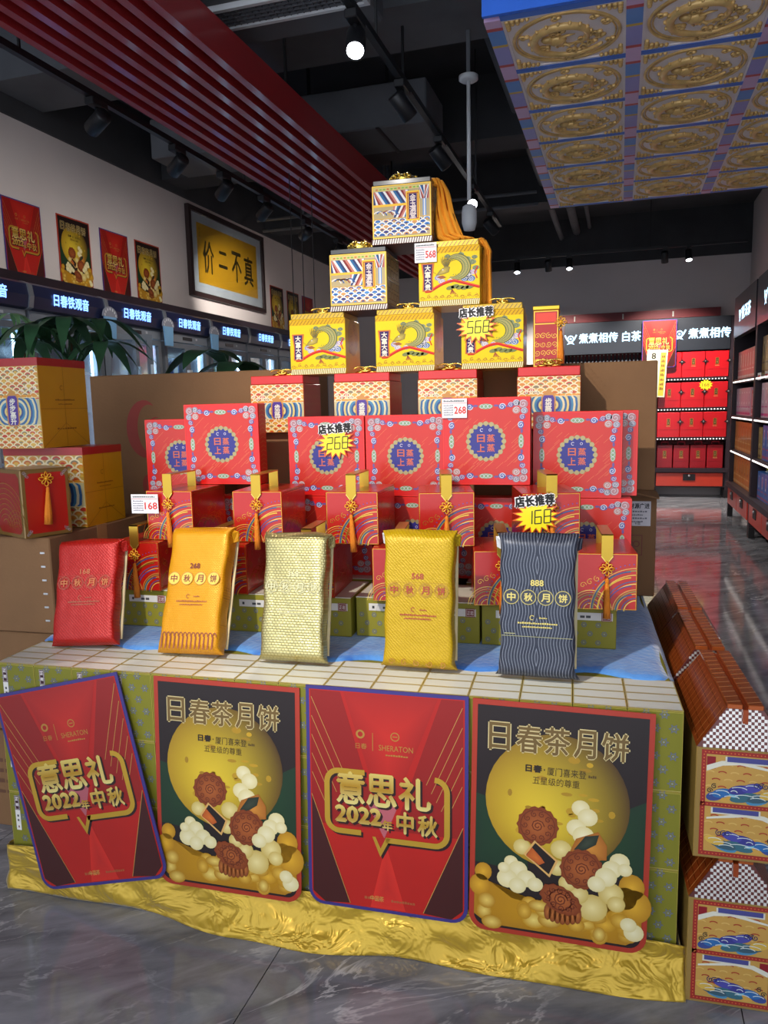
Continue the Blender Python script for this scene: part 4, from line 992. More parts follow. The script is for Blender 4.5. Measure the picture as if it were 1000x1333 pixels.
# ------------------------------------------------------------------ padded mooncake pouches
def pouch(mat, label, x, y, w, h, d, num, ncol, tilt, rz, rings, ringc, chars, roll=0, decor=None, ears=.010, linec=None):
    t = thing('padded_pouch', label, 'pouch', D, (x, y, SURF+.012), (-tilt, roll, rz))
    ns, nv = 56, 40; vs = []; fs = []; rnd = random.Random(int(x*1000)); p1, p2, p3 = [rnd.uniform(0, 6) for _ in range(3)]
    for j in range(nv+1):
        v = j/nv; z = h*v
        e = min(v, 1-v); th = d/2*min(1, (e/.055))**.6 if e < .055 else d/2
        th = max(th, .0025); hw = w/2-.004*math.sin(PI*v)+ears*max(0, 1-e/.05)**1.5*(1.2 if v < .5 else .8)
        for k in range(ns):
            a = 2*PI*k/ns; c, s = math.cos(a), math.sin(a); p = 2/6.5
            xx = math.copysign(abs(c)**p, c)*hw; yy = math.copysign(abs(s)**p, s)*th
            yy += .0012*math.sin(14*xx/w+5*v+p1)*(1 if th > .01 else .2); xx += .002*math.sin(v*19+p2)*(abs(c))
            vs.append((xx, yy, z+(.004*math.sin(xx/w*7+p3) if v > .97 else 0)))
    for j in range(nv):
        for k in range(ns): fs.append((j*ns+k, j*ns+(k+1) % ns, (j+1)*ns+(k+1) % ns, (j+1)*ns+k))
    fs.append(tuple(range(ns))[::-1]); fs.append(tuple(nv*ns+k for k in range(ns)))
    m = MB(); m.add(vs, fs, WHT); part('pouch_body', m, mat, t, True)
    A = Art(); tcx = -.0
    A.text(num, -.017, h*.655, .017, h*.655+.016, ncol, 2, .0006)
    for k, ch in enumerate('中秋月饼'):
        cx = (k-1.5)*w*.222; cy = h*.575; r = w*.098
        if rings: A.ell(cx, cy, r, r, rings, 1, n=16)
        A.ring(cx, cy, r, .0022, ringc, 1.4, 8 if rings is None else 16); A.ring(cx, cy, r*.8, .0012, ringc, 1.4, 8) if rings is None else None
        A.text(ch, cx-r*.55, cy-r*.55, cx+r*.55, cy+r*.55, chars, 2, .0006)
    if rings is None:
        A.rect(-w*.43, h*.575+w*.105, w*.43, h*.575+w*.108, ringc, 1.2)
        for q in (-1, 0, 1): A.stroke([(q*w*.222-.007, h*.575+.004), (q*w*.222, h*.575-.002), (q*w*.222+.007, h*.575+.004)], .0012, ringc, 1.4)
    lc = linec or ncol
    A.arc(-.012, h*.435, .006, .6, 5.2, .002, lc, 2, 8); A.dashes(.006, .028, h*.43, .004, lc, 4, 2)
    A.dashes(-w*.25, w*.27, h*.39, .0055, lc, 18, 2); A.dashes(-w*.19, w*.2, h*.365, .0045, lc, 16, 2)
    A.rect(-w*.46, h*.475, w*.46, h*.477, mixc(lc, K('404040'), .4), .6) if decor == 'fold' else None
    if decor == 'fringe':
        for k in range(13):
            xx = -w*.42+k*w*.07; A.rect(xx, .012, xx+w*.022, .05, K('8a3a0a'), 1); A.arc(xx+w*.035, .05, w*.03, 0, PI, .003, K('8a3a0a'), 1, 8, ry=.012)
    if decor == 'band': A.rect(-w*.46, h*.30, w*.46, h*.304, K('9c9a70'), 1); A.rect(-w*.42, h*.315, -w*.28, h*.322, K('9c9a70'), 1)
    if decor == 'swirl':
        for k in range(5): A.spiral(-w*.36+k*w*.18, .02, .010, 1.2, .002, K('a86a10'), 1, k)
    m = MB(); A.onto(m, (0, -d/2-.0012, 0)); part('printed_text', m, 'gloss_print', t)
    # crumpled top corner flaps
    for s in (-1, 1):
        m = MB(); P = [(s*(w/2-.012), -.010, h-.004), (s*(w/2+.012), .002, h-.010), (s*(w/2+.010), .012, h-.040), (s*(w/2-.003), .006, h-.046), (s*(w/2-.004), -.012, h-.02)]
        m.add(P+[(p[0]+s*.002, p[1]+.004, p[2]) for p in P], [(0,1,2,3,4), (9,8,7,6,5), (0,5,6,1), (1,6,7,2), (2,7,8,3), (3,8,9,4), (4,9,5,0)], WHT)
        part('corner_flap', m, 'white_metal' if mat in ('bag_yellow', 'bag_charcoal') and s < 0 else mat, t)
    # side gusset seam
    m = MB(); m.box(w/2-.006, d/2-.004, .02, w/2+.002, d/2+.001, h-.02, K('d9c89a')); part('back_seam', m, 'matte_print', t)
    return t
pouch('bag_red', 'red padded mooncake pouch leaning beside the brown stapled carton', -1.80, .165, .215, .35, .066, '168', K('c0622a'), .36, .10, None, K('b04a26'), K('c8702e'), -.05, linec=K('b0522a'))
pouch('bag_orange_gold', 'orange gold padded pouch printed 268 with a fringe pattern at its foot', -1.415, .15, .205, .40, .075, '268', K('7a2a0c'), .40, -.02, K('e8c048'), K('b8801a'), K('7a2a0c'), -.03, 'fringe', linec=K('a85a10'))
pouch('bag_silver_gold', 'silvery gold embossed padded pouch between the orange and yellow pouches', -1.075, .14, .20, .385, .062, '368', K('cfc596', .8), .24, .0, None, K('cfc596', .8), K('cfc596', .8), 0, linec=K('cbc090', .8))
pouch('bag_yellow', 'yellow padded mooncake pouch printed 568 in red', -.695, .158, .205, .395, .07, '568', K('a83a10'), .12, -.02, None, K('b8860c'), K('a83a10'), 0, 'swirl')
pouch('bag_charcoal', 'charcoal padded pouch printed 888 with wavy white lines', -.362, .145, .205, .395, .068, '888', K('d8c46a', .3), .06, -.03, K('2b2f3c'), K('b8a860', .4), K('d8c46a', .3), 0, 'band')

# ------------------------------------------------------------------ gift boxes with gold strap, knot and tassel
def knot_mesh(r=.020):
    m = MB(); P = []
    for i in range(96):
        a = 2*PI*i/96; q = r*(.55+.5*math.cos(4*a)); P.append((q*math.cos(a), -.003-.003*math.sin(8*a), q*math.sin(a)))
    m.tube(P, .0017, 5, K('e8a21c', .3), closed=True)
    P = []
    for i in range(72):
        a = 2*PI*i/72+PI/4; q = r*(.5+.42*math.cos(4*(a-PI/4))); P.append((q*math.cos(a), -.005, q*math.sin(a)))
    m.tube(P, .0015, 5, K('f0b83a', .3), closed=True)
    m.ball((0, -.005, 0), (.006, .005, .006), K('e8a21c', .3)); m.ball((0, -.004, -r-.006), (.0035, .0035, .005), K('a02818'))
    return m.mesh('knot', 'bright_metal', True)
def tassel_mesh(l=.105, r=.010, c='e88418'):
    m = MB(); m.lathe([(.002, 0), (.005, -.004), (.0055, -.012), (.0048, -.016), (.0062, -.02), (.0075, -.04), (r*.92, -l*.7), (r, -l), (.002, -l+.002)], 24, K(c), ripple=.09, rip_n=8)
    return m.mesh('tassel', 'tassel_thread', True)
KN, TS = knot_mesh(), tassel_mesh(.122)
def arcs(A, cx, cy, radii, a0, a1, cols, w, L=1):
    for i, r in enumerate(radii): A.arc(cx, cy, r, a0, a1, w, cols[i % len(cols)], L, 14)
_gb = {}
def gift_box(name, label, loc, rz=0, group=None, w=.175, d=.25, h=.172, strap=True, red='b81a10'):
    t = thing(name, label, 'gift box', D, loc, (0, 0, rz), group)
    if 'm' not in _gb:
        m = MB(); m.cbox(-w/2, 0, 0, w/2, d, h, .002, K(red, .15)); _gb['m'] = m.mesh('box_body', 'foil_print')
        gl = [K('ecc860', .4), K('3a5a8a', .2), K('e0b04a', .4), K('8a9a4a', .2), K('d89a4a', .4)]
        A = Art(); A.frame(-w/2+.002, .002, w/2-.002, h-.002, .0016, GOLD, 1)
        arcs(A, w/2-.002, -.004, [.035, .042, .055, .062, .068, .085, .093, .112, .125, .132], PI/2, PI*.985, gl, .0028); 
        arcs(A, w/2-.012, .0, [.048, .075, .10, .118], PI*.52, PI*.99, [K('2a4a80'), K('5a3a7a'), GOLD], .004, 1.2)
        arcs(A, -.045, 0.0, [.02, .027, .034, .046, .053, .06], .1, PI*.98, gl, .0020)
        for k in range(16): a = PI*.52+k*PI*.47/16; A.ell(w/2-.002+.140*math.cos(a), .140*math.sin(a), .002, .002, K('5a4a9a', .3), 1.3, n=6)
        for k in range(3): A.spiral(-w/2+.02+.02*k, .075+.01*k, .010, 1.2, .0014, GOLD, 1, k)
        m = MB(); A.onto(m); _gb['a'] = m.mesh('foil_pattern', 'foil_print')
        def sidep(flip):
            A = Art(); A.frame(.003, .003, d-.003, h-.003, .0016, GOLD, 1); A.frame(.012, .012, d-.012, h-.012, .0012, GOLD, 1)
            rnd = random.Random(9)
            for k in range(9): A.arc(d*.2+d*.08*k, .01, .05+.01*(k % 3), .3, 2.6, .0016, GOLD, 1, 10)
            for k in range(8): A.spiral(rnd.uniform(.03, d-.03), rnd.uniform(.06, h-.03), .014, 1.4, .0015, GOLDF, 1, k)
            return A
        m = MB(); sidep(0).onto(m, (w/2, 0, 0), (0, 1, 0), (0, 0, 1)); sidep(1).onto(m, (-w/2, d, 0), (0, -1, 0), (0, 0, 1))
        A = Art()
        for k in range(12): A.stroke([(-w/2+.01, .015+k*.02), (w/2-.01, .03+k*.018)], .0012, K('c86a34', .4), 1)
        for k in range(10):
            for q in (-1, 1): A.spiral(q*(w/2-.03), .03+k*.021, .008, 1.2, .0014, GOLD, 1.2, k)
        A.onto(m, (0, 0, h), (1, 0, 0), (0, 1, 0)); _gb['s'] = m.mesh('side_pattern', 'foil_print')
        # strap: bar over the lid, front leg, pointed end on the front face
        m = MB(); sw = .0165; up = .058; c0 = K('c8a23c', .85)
        m.box(-sw, -.006, h+up-.004, sw, .17, h+up, c0); m.box(-sw, .166, h, sw, .17, h+up-.004, c0)
        m.add([(-sw, -.006, h+up), (sw, -.006, h+up), (sw, -.006, h-.008), (0, -.006, h-.030), (-sw, -.006, h-.008), (-sw, -.002, h+up), (sw, -.002, h+up), (sw, -.002, h-.008), (0, -.002, h-.030), (-sw, -.002, h-.008)], [(4,3,2,1,0), (5,6,7,8,9), (0,1,6,5), (1,2,7,6), (2,3,8,7), (3,4,9,8), (4,0,5,9)], c0)
        A = Art(); A.stroke([(-sw, h-.008), (0, h-.030), (sw, h-.008)], .003, K('f0d264', .8), 1.5); A.onto(m, (0, -.006, 0))
        _gb['st'] = m.mesh('strap', 'bright_metal')
    link('box_body', _gb['m'], t); link('foil_pattern', _gb['a'], t); link('side_pattern', _gb['s'], t)
    if strap:
        st = link('strap', _gb['st'], t); kn = link('knot', KN, st); kn.location = (0, -.006, h-.045); ts = link('tassel', TS, st); ts.location = (0, -.012, h-.072); ts.rotation_euler = (0, random.uniform(-.05, .05), 0)
    return t
GH = .172
def green_step():
    # boxes lying on their side that lift the gift boxes
    h = .130; w = .20; d = .23
    t = thing('tea_box', 'x', 'box', D)
    m = MB(); m.cbox(.001, 0, 0, w-.001, d, h, .002, K('908820')); part('box_body', m, 'matte_print', t)
    A = Art()
    for i in range(5):
        for j in range(3):
            x, z = .02+i*.042+(.018 if j % 2 else 0), .018+j*.028
            if x < w-.015: A.ring(x, z, .007, .003, K('6f747c'), 1, 6); A.ell(x, z, .0026, .0026, K('8f949a'), 1.2, n=6)
    A.rect(.045, .088, w-.012, .112, K('dcd8d0'), 2); A.rect(w-.045, .086, w-.015, .114, K('7a3028'), 2.3); A.frame(w-.043, .088, w-.017, .112, .0012, K('e0c8c0'), 2.6); A.text('正岩', w-.040, .093, w-.020, .107, K('efe0d8'), 2.7); A.dashes(.09, .125, .095, .010, K('4a4a4a'), 2, 2.3); A.dashes(.055, .065, .095, .010, K('3a3a3a'), 1, 2.3)
    m = MB(); A.onto(m); part('flower_print', m, 'matte_print', t)
    m = MB(); m.box(.001, 0, h, w-.001, d, h+.003, K('dad6c4')); A = Art(); A.frame(.001, 0, w-.001, d, .003, K('b99a3e', .6), 1); A.onto(m, (0, 0, h+.003), (1, 0, 0), (0, 1, 0)); part('lid', m, 'gloss_print', t)
    first = True
    for k, x in enumerate((-1.84, -1.56, -1.345, -1.06, -.845, -.62, -.40, -.345+.195)):
        pass
    xs = (-1.83, -1.62, -1.41, -1.17, -.96, -.75, -.545, -.338)
    for k, x in enumerate(xs):
        o = t if first else dup(t, D, (0, 0, 0)); first = False
        o.matrix_world = mat4(D, (x, .405+(.02 if k % 3 == 1 else 0), VT)); o['label'] = 'green tea box lying flat on the blue velvet under the red gift boxes'; o['group'] = 'green tea boxes on the velvet'
    for k in range(7):
        o = dup(t, D, (0, 0, 0)); o.matrix_world = mat4(D, (-1.88+k*.25, .66+.02, VT)); o['label'] = 'green tea box lying flat on the velvet under the square boxes'; o['group'] = 'green tea boxes in the rear row on the velvet'
    return VT+h+.003
GZ = green_step()
R1 = ((-1.735, 0, 'leftmost'), (-1.412, .05, ''), (-1.107, .05, ''), (-.80, .12, ''), (-.478, .16, ''), (-.172, .06, ''))
labs1 = ['red gift box with tassel on the green boxes behind the red pouch', 'red gift box with tassel on the green boxes behind the orange pouch', 'red gift box with tassel on the green boxes behind the silvery pouch', 'red gift box with tassel on the green boxes behind the yellow pouch', 'red gift box with tassel on the green boxes behind the charcoal pouch', 'red gift box with tassel standing clear on green box beside charcoal pouch']
for (x, rz, _), lb in zip(R1, labs1): gift_box('tassel_gift_box', lb, (x, .385, GZ), rz, 'red tassel gift boxes, lower tier')
labs2 = ['red tassel gift box of the upper tier carrying the white 168 price card', 'red tassel gift box of the upper tier between the orange and silvery pouches', 'red tassel gift box of the upper tier below the 268 price star', 'red tassel gift box of the upper tier above the yellow pouch', 'red tassel gift box of the upper tier behind the 168 price star']
R2 = ((-1.619, .0), (-1.293, .04), (-.964, .02), (-.655, .20), (-.335, .20))
for (x, rz), lb in zip(R2, labs2): gift_box('tassel_gift_box', lb, (x, .425, GZ+GH+.001), rz, 'red tassel gift boxes, upper tier')
RT2 = GZ+2*GH+.002

# ------------------------------------------------------------------ square mooncake boxes
_sq = {}
def square_box(label, loc, s=.292, group=None, rz=0, tilt=0):
    t = thing('square_mooncake_box', label, 'mooncake box', D, loc, (-tilt, 0, rz), group); d = .07
    if 'm' not in _sq:
        m = MB(); m.cbox(-s/2, 0, 0, s/2, d, s, .003, K('d21410')); _sq['m'] = m.mesh('box_body', 'gloss_print')
        A = Art(); A.frame(-s/2+.001, .001, s/2-.001, s-.001, .003, K('e42a1c'), .5)
        c = s/2; h = s/2
        # engraved field with diagonal gold hairlines
        A.poly([(-h+.045, .05), (-h+.055, .03), (h-.055, .03), (h-.045, .05), (h-.028, .06), (h-.028, s-.06), (h-.045, s-.05), (h-.055, s-.03), (-h+.055, s-.03), (-h+.045, s-.05), (-h+.028, s-.06), (-h+.028, .06)], K('c42818', .1), .6)
        rnd = random.Random(8)
        for k in range(46):
            x = rnd.uniform(-h+.03, h-.05); y = rnd.uniform(.04, s-.08); l = rnd.uniform(.015, .05)
            A.stroke([(x, y), (min(x+l, h-.03), y+min(l, h-.03-x)*.92)], .0008, K('d87a4a', .3), .8)
        # centre medallion
        A.ell(0, c, .064, .064, K('8a7a4a', .4), 1, n=28)
        for k in range(20): a = 2*PI*k/20; A.ell(.059*math.cos(a), c+.059*math.sin(a), .0085, .0085, K('a8986a', .4), 1.2, n=10)
        A.ell(0, c, .052, .052, K('25227e'), 1.6, n=28)
        for k in range(20): a = 2*PI*(k+.5)/20; A.ell(.052*math.cos(a), c+.052*math.sin(a), 0.005, .005, K('25227e'), 1.7, n=8)
        for x, y, ch in ((-.0165, .008, '日'), (.0165, .008, '蒸'), (-.0165, -.024, '上'), (.0165, -.024, '蒸')): A.text(ch, x-.0125, c+y-.010, x+.0125, c+y+.015, K('d0623a'), 2.2, .0006)
        A.arc(-.014, c+.038, .005, .6, 5.4, .0016, K('d8d0e0'), 2.2, 8); A.ring(.014, c+.038, .004, .0014, K('d8d0e0'), 2.2, 8)
        # border: clouds in the corners, curls and cartouches along the sides
        W_, P_, B_, G_ = K('d0ccd4'), K('6a4a88'), K('3a5498'), K('7e9a70')
        for sx in (-1, 1):
            for sy in (-1, 1):
                kx, ky = sx*(h-.024), c+sy*(h-.024)
                for dx, dy, r, cc in ((0, 0, .016, K('a8787c')), (-.022, .004, .012, K('8a8896')), (.004, -.022, .012, K('8a8896')), (-.040, -.002, .010, P_), (-.002, -.042, .010, P_), (-.022, -.020, .013, K('b08880'))):
                    x, y = kx+sx*dx, ky+sy*dy
                    A.ell(x, y, r, r*.9, cc, 1, n=12); A.spiral(x, y, r*.85, 1.4, .0016, W_, 1.3, sx*.7, sx*sy)
        for q in (-1, 1):
            A.ell(0, c+q*(h-.030), .024, .009, G_, 1, n=14); [A.ring(dx, c+q*(h-.030), .006, .0016, W_, 1.3, 10) for dx in (-.013, 0, .013)]
            A.ell(q*(h-.030), c, .009, .024, G_, 1, n=14); [A.ring(q*(h-.030), c+dx, .006, .0016, W_, 1.3, 10) for dx in (-.013, 0, .013)]
            for p in (-1, 1):
                A.ell(p*.054, c+q*(h-.031), .013, .010, B_, 1, n=12); A.spiral(p*.054, c+q*(h-.031), .011, 1.5, .0026, W_, 1.3, 0, p)
                A.ell(q*(h-.031), c+p*.054, .010, .013, B_, 1, n=12); A.spiral(q*(h-.031), c+p*.054, .011, 1.5, .0026, W_, 1.3, 1, p)
                A.ell(p*.034, c+q*(h-.028), .008, .004, P_, 1.1, n=8); A.ell(q*(h-.028), c+p*.034, .004, .008, P_, 1.1, n=8); A.ell(p*.074, c+q*(h-.030), .006, .004, P_, 1.1, n=8); A.ell(q*(h-.030), c+p*.076, .004, .006, P_, 1.1, n=8)
        m = MB(); A.onto(m); _sq['a'] = m.mesh('ornate_print', 'gloss_print')
        for O, U in (((s/2, 0, 0), (0, 1, 0)),):
            m = MB(); A = Art(); A.rect(.006, .006, d-.006, s-.006, K('c42818', .1), .6)
            for k in range(16): A.stroke([(.010, .02+k*.016), (d/2, .028+k*.016), (d-.010, .02+k*.016)], .0016, K('c88a4a', .4), 1)
            A.onto(m, O, U, (0, 0, 1))
        _sq['s'] = m.mesh('side_print', 'gloss_print')
    link('box_body', _sq['m'], t); link('ornate_print', _sq['a'], t); link('side_print', _sq['s'], t); return t
S = .292
lowz = GZ; upz = GZ+S+.001
for k, x in enumerate((-1.735, -1.43, -1.128, -.83, -.53, -.225)):
    square_box('red square mooncake box in the lower rear row behind the gift boxes', (x, .735, lowz), group='square boxes, lower row')
ups = ((-1.738, 'red square mooncake box half hidden behind a raised one above 168 card', .735), (-1.148, 'red square mooncake box bearing the 268 price star', .735), (-.852, 'red square mooncake box between the 268 star box and raised box', .735), (-.26, 'red square mooncake box standing before another, near the labelled carton', .735), (-.205, 'red square mooncake box half hidden behind another near the labelled carton', .808))
for x, lb, y in ups: square_box(lb, (x, y, upz))
square_box('raised red square mooncake box without any price card', (-1.513, .635, RT2))
square_box('raised red square mooncake box with white 268 price card at its corner', (-.556, .645, RT2))

# ------------------------------------------------------------------ pyramid of tea chests
def bow_mesh():
    m = MB(); g = WHT
    for s in (-1, 1):
        m.tube([(s*.045*(1-.8*i/16)*math.cos(i*.42)+s*.012, -.012+.004*math.sin(i), .018+.016*(1-.8*i/16)*math.sin(i*.42+.3)) for i in range(17)], .004, 6, g)
        m.ball((s*.03, 0, .006), (.025, .012, .008), g, 8, 5)
    m.ball((0, -.004, .018), (.012, .012, .014), g); return m.mesh('gilt_bow', 'gilt', True)
def crown_mesh():
    m = MB(); rnd = random.Random(1); m.lathe([(.05, 0), (.056, .006), (.056, .03), (.05, .036)], 24, WHT)
    for i in range(70):
        a = rnd.uniform(0, 2*PI); q = rnd.choice((.055, .055, .045, .03)); z = rnd.uniform(.004, .038) if q > .05 else .036
        m.ball((q*math.cos(a), q*math.sin(a), z), (rnd.uniform(.005, .010),)*3, WHT, 6, 4)
    return m.mesh('gilt_crown', 'gilt', True)
BOW, CROWN = bow_mesh(), crown_mesh()
def scallops(A, x0, x1, y0, y1, r, cols, edge, L=1, rnd=None):
    """rows of overlapping fish-scale waves"""
    rnd = rnd or random.Random(2); row = 0; y = y1
    while y > y0-r*.2:
        x = x0+(r if row % 2 else 0)
        while x <= x1+1e-6:
            for kk, f in enumerate((1.0, .72, .42)):
                n = 8; P = []
                for i in range(n+1):
                    a = PI*i/n; P.append((min(max(x+r*f*math.cos(a), x0), x1), min(max(y+r*f*math.sin(a)*.8, y0), y1)))
                if max(p[0] for p in P)-min(p[0] for p in P) > 1e-5: A.poly(P, edge if kk == 0 else cols[rnd.randrange(len(cols))], L+.12*row+.03*kk)
            x += 2*r
        y -= r*.62; row += 1
def wave_art(w, h, label='步步高升'):
    A = Art(); rnd = random.Random(21)
    A.rect(-w/2, 0, w/2, h, K('c8a24a'), .5)
    sc = [K('d8822a'), K('c83a20'), K('e0b048'), K('d89a3a'), K('c86a2a'), K('8a7a5a')]; ed = K('eeddb0')
    scallops(A, -w/2, w/2, h*.60, h, w*.075, sc, ed, 1, rnd)
    scallops(A, -w/2, w/2, 0, h*.28, w*.075, sc, ed, 1, rnd)
    A.rect(-w/2, h*.28, w/2, h*.62, K('c8ba88'), 2.2)
    bl = [K('2f6496'), K('ddd2a8'), K('3f82a8'), K('2a4f86'), K('e0c878')]
    for sx in (-1, 1):
        for k in range(11):
            r = w*.035*(11-k); cx = sx*w*.09
            n = 12; P = [(cx, h*.45)]
            for i in range(n+1):
                a = -PI/2+PI*i/n; P.append((cx+sx*min(r*.98*math.cos(a), w/2-abs(cx)), min(max(h*.45+r*1.1*math.sin(a), h*.285), h*.615)))
            A.poly(P, bl[k % 5], 2.4+.05*k)
        for k in range(4): A.spiral(sx*w*(.2+.08*k), h*.70+(k % 2)*h*.04, w*.03, 1.2, .0022, K('f0ead8'), 3.4, k, sx); A.ell(sx*w*(.12+.1*k), h*.64, w*.05, h*.02, K('e0962a'), 3.2, n=8)
    A.stroke([(-w/2, h*.62), (w/2, h*.62)], .0016, K('f0e2b0'), 3.5); A.stroke([(-w/2, h*.285), (w/2, h*.285)], .0016, K('f0e2b0'), 3.5)
    lw, l0, l1 = w*.115, h*.27, h*.66
    A.poly([(-lw*.75, l1), (-lw, l1-.012), (-lw, l0+.012), (-lw*.75, l0), (lw*.75, l0), (lw, l0+.012), (lw, l1-.012), (lw*.75, l1), (0, l1+.02)], K('c88a3a'), 4)
    A.poly([(-lw*.6, l1-.004), (-lw*.82, l1-.014), (-lw*.82, l0+.014), (-lw*.6, l0+.004), (lw*.6, l0+.004), (lw*.82, l0+.014), (lw*.82, l1-.014), (lw*.6, l1-.004)], K('4a2a8a'), 4.4)
    A.vtext(label, 0, l1-.014, lw*.9, (l1-l0-.02)/4, K('ece6d4'), 5, .0008)
    return A
_ch = {}
CY = .885
def cx_(x): return -.274+(x+.274)*1.012
def wave_chest(label, x, z, y=CY, w=.222, h=.22, d=.2, bow=True, bo=(0, .07)):
    x = cx_(x)
    t = thing('wave_tea_chest', label, 'tea box', D, (x, y, z))
    if 'w' not in _ch:
        m = MB(); m.cbox(-w/2, 0, 0, w/2, d, h-.032, .002, K('a8381e')); _ch['w'] = m.mesh('chest_body', 'gloss_print')
        m = MB(); wave_art(w-.004, h-.036).onto(m, (0, 0, .002)); _ch['wa'] = m.mesh('wave_print', 'gloss_print')
        m = MB()
        A = Art(); 
        for k in range(7):
            for j in range(9): A.arc(.02+k*.027, .01+j*.03, .012, .2, 2.9, .0016, K('a8602c', .3), 1, 8)
        A.onto(m, (w/2, 0, 0), (0, 1, 0), (0, 0, 1)); _ch['ws'] = m.mesh('side_print', 'gloss_print')
        m = MB(); m.cbox(-w/2+.003, .003, h-.032, w/2-.003, d-.003, h, .002, K('cf1a14')); _ch['wl'] = m.mesh('lid', 'gloss_print')
    link('chest_body', _ch['w'], t); link('wave_print', _ch['wa'], t); link('side_print', _ch['ws'], t); l = link('lid', _ch['wl'], t)
    if bow: b = link('gilt_bow', BOW, l); b.location = (bo[0], bo[1], h); b.scale = (.8,)*3
    return t
def yellow_art(w, h):
    A = Art(); rnd = random.Random(31)
    A.rect(-w/2, 0, w/2, h, K('e6c20e', .1), .5)
    # fringes
    n = 30
    A.rect(-w/2, 0, w/2, h*.10, K('8a6a14', .3), .8); A.rect(-w/2, h*.90, w/2, h, K('c89c14', .3), .8)
    for k in range(n):
        x = -w/2+k*w/n; A.poly([(x, 0), (x+w/n*.55, 0), (min(x+w/n*1.1, w/2), h*.095), (min(x+w/n*.55, w/2), h*.095)], K('f0e2b4'), 1); 
    for k in range(16):
        x = -w/2+k*w/16; A.stroke([(x, h*.905), (x+w/16, h*.99)], .0022, K('8a5c14'), 1)
    for k in range(9): A.spiral(-w/2+w*(k+.5)/9, h*.145+.004*(k % 2), w*.035, 1.3, .002, K('a8761a'), 1, k, 1 if k % 2 else -1); A.arc(-w/2+w*(k+.5)/9, h*.11, w*.05, .2, 2.9, .0018, K('b98a24'), 1)
    # clouds and waves behind the dragon
    for x, y, r, c in ((.30, .50, .08, 'b8b0b8'), (.36, .44, .07, '5a78a8'), (.26, .45, .07, '4a68a0'), (.40, .55, .06, 'b09ab0'), (-.18, .48, .06, '9a94b0'), (-.12, .42, .06, 'b0a8b4'), (.02, .42, .05, '8a98b4')):
        A.ell(x*w, y*h, r*w, r*w*.7, K(c), 1.2, n=14); A.spiral(x*w, y*h, r*w*.7, 1.5, .0016, K('ece6dc'), 1.6, x*9)
    # dragon body: a coil drawn as layered strokes
    B = []
    for i in range(33):
        u = i/32; a = 2.4-u*4.4; r = .20-.02*u; B.append((w*(.10+r*math.cos(a)), h*(.64+r*.95*math.sin(a))))
    for i in range(15): u = i/14; B.append((w*(.0-.02*u+.10*math.sin(u*3)), h*(.47-.16*u)))
    B = B[:34]
    A.stroke(B, w*.15, K('55623a'), 2, taper=True); A.stroke(B, w*.115, K('a89a58'), 2.3, taper=True); A.stroke(B, w*.06, K('6a7a4a'), 2.5, taper=True); A.stroke(B, w*.03, K('c0b070'), 2.7, taper=True)
    for i in range(3, 31):
        p = B[i]; A.ell(p[0], p[1], w*.010, w*.010, K('8a8a4a'), 2.8, n=6)
    for x, y, r in ((.30, .78, .06), (.38, .72, .07), (.42, .80, .05), (-.02, .84, .05), (.20, .86, .05), (.44, .62, .06)):
        A.ell(x*w, y*h, r*w, r*w*.6, K('8a9068'), 1.3, n=12); A.spiral(x*w, y*h, r*w*.7, 1.4, .0018, K('5a6a4a'), 1.7, x*7)
    for i in range(2, 32, 2):
        p, q = B[i], B[i+1]; tx, ty = q[0]-p[0], q[1]-p[1]; l = math.hypot(tx, ty); nx, ny = -ty/l, tx/l
        A.poly([(p[0]-nx*w*.04, p[1]-ny*w*.04), (q[0]-nx*w*.04, q[1]-ny*w*.04), (p[0]-nx*w*.065, p[1]-ny*w*.065)], K('8a9a3a'), 2.2)
    # head with mane and whiskers
    hx, hy = -w*.10, h*.58
    A.poly([(hx-w*.12, hy-h*.06), (hx-w*.05, hy+h*.03), (hx+w*.04, hy+h*.09), (hx+w*.12, hy+h*.08), (hx+w*.10, hy-h*.01), (hx+w*.02, hy-h*.04), (hx-w*.06, hy-h*.05)], K('8a7a30'), 3, cc=K('c8b058'))
    A.poly([(hx-w*.11, hy-h*.08), (hx+w*.0, hy-h*.06), (hx+w*.06, hy-h*.10), (hx-w*.03, hy-h*.12)], K('9a5a30'), 3)
    for k in range(9): a = 1.0+k*.16; A.stroke([(hx+w*.06, hy+h*.03), (hx+w*(.06+.12*math.cos(a)), hy+h*(.03+.17*math.sin(a))), (hx+w*(.06+.20*math.cos(a-.25)), hy+h*(.03+.24*math.sin(a-.25)))], .003, K('4a5a3a' if k % 2 else '8a6a2a'), 2.9, taper=True)
    A.ell(hx+w*.0, hy+h*.035, w*.012, w*.012, K('f0ead0'), 3.5, n=8); A.ell(hx, hy+h*.035, w*.005, w*.005, K('1a1a1a'), 3.7, n=6)
    A.stroke([(hx-w*.11, hy-h*.03), (hx-w*.2, hy+h*.04), (hx-w*.16, hy+h*.12)], .002, K('a8822a'), 3.4); 
    # red ribbon
    Rb = [(-w*.40+i*w*.90/20, h*(.26+.16*math.sin(max(0, min(1, (i-2)/9))*PI/2)-.13*max(0, (i-11)/9))) for i in range(21)]
    A.stroke(Rb, h*.045, K('c81e14'), 3.8); A.stroke([(p[0], p[1]+h*.012) for p in Rb], h*.008, K('ec5a3a'), 4)
    A.stroke([(w*.46, h*.44), (w*.42, h*.54), (w*.47, h*.64)], h*.02, K('c81e14'), 3.8)
    for x, y in ((.02, .30), (.10, .32), (.18, .30), (.26, .29), (.34, .30)): A.ell(x*w, y*h, w*.07, h*.035, K('7a8048'), 3.5, n=10, rot=.2)
    for k in range(4): A.stroke([(w*.05, h*.27), (w*(.02+.03*k), h*.19)], .003, K('a85a2a'), 3.6)
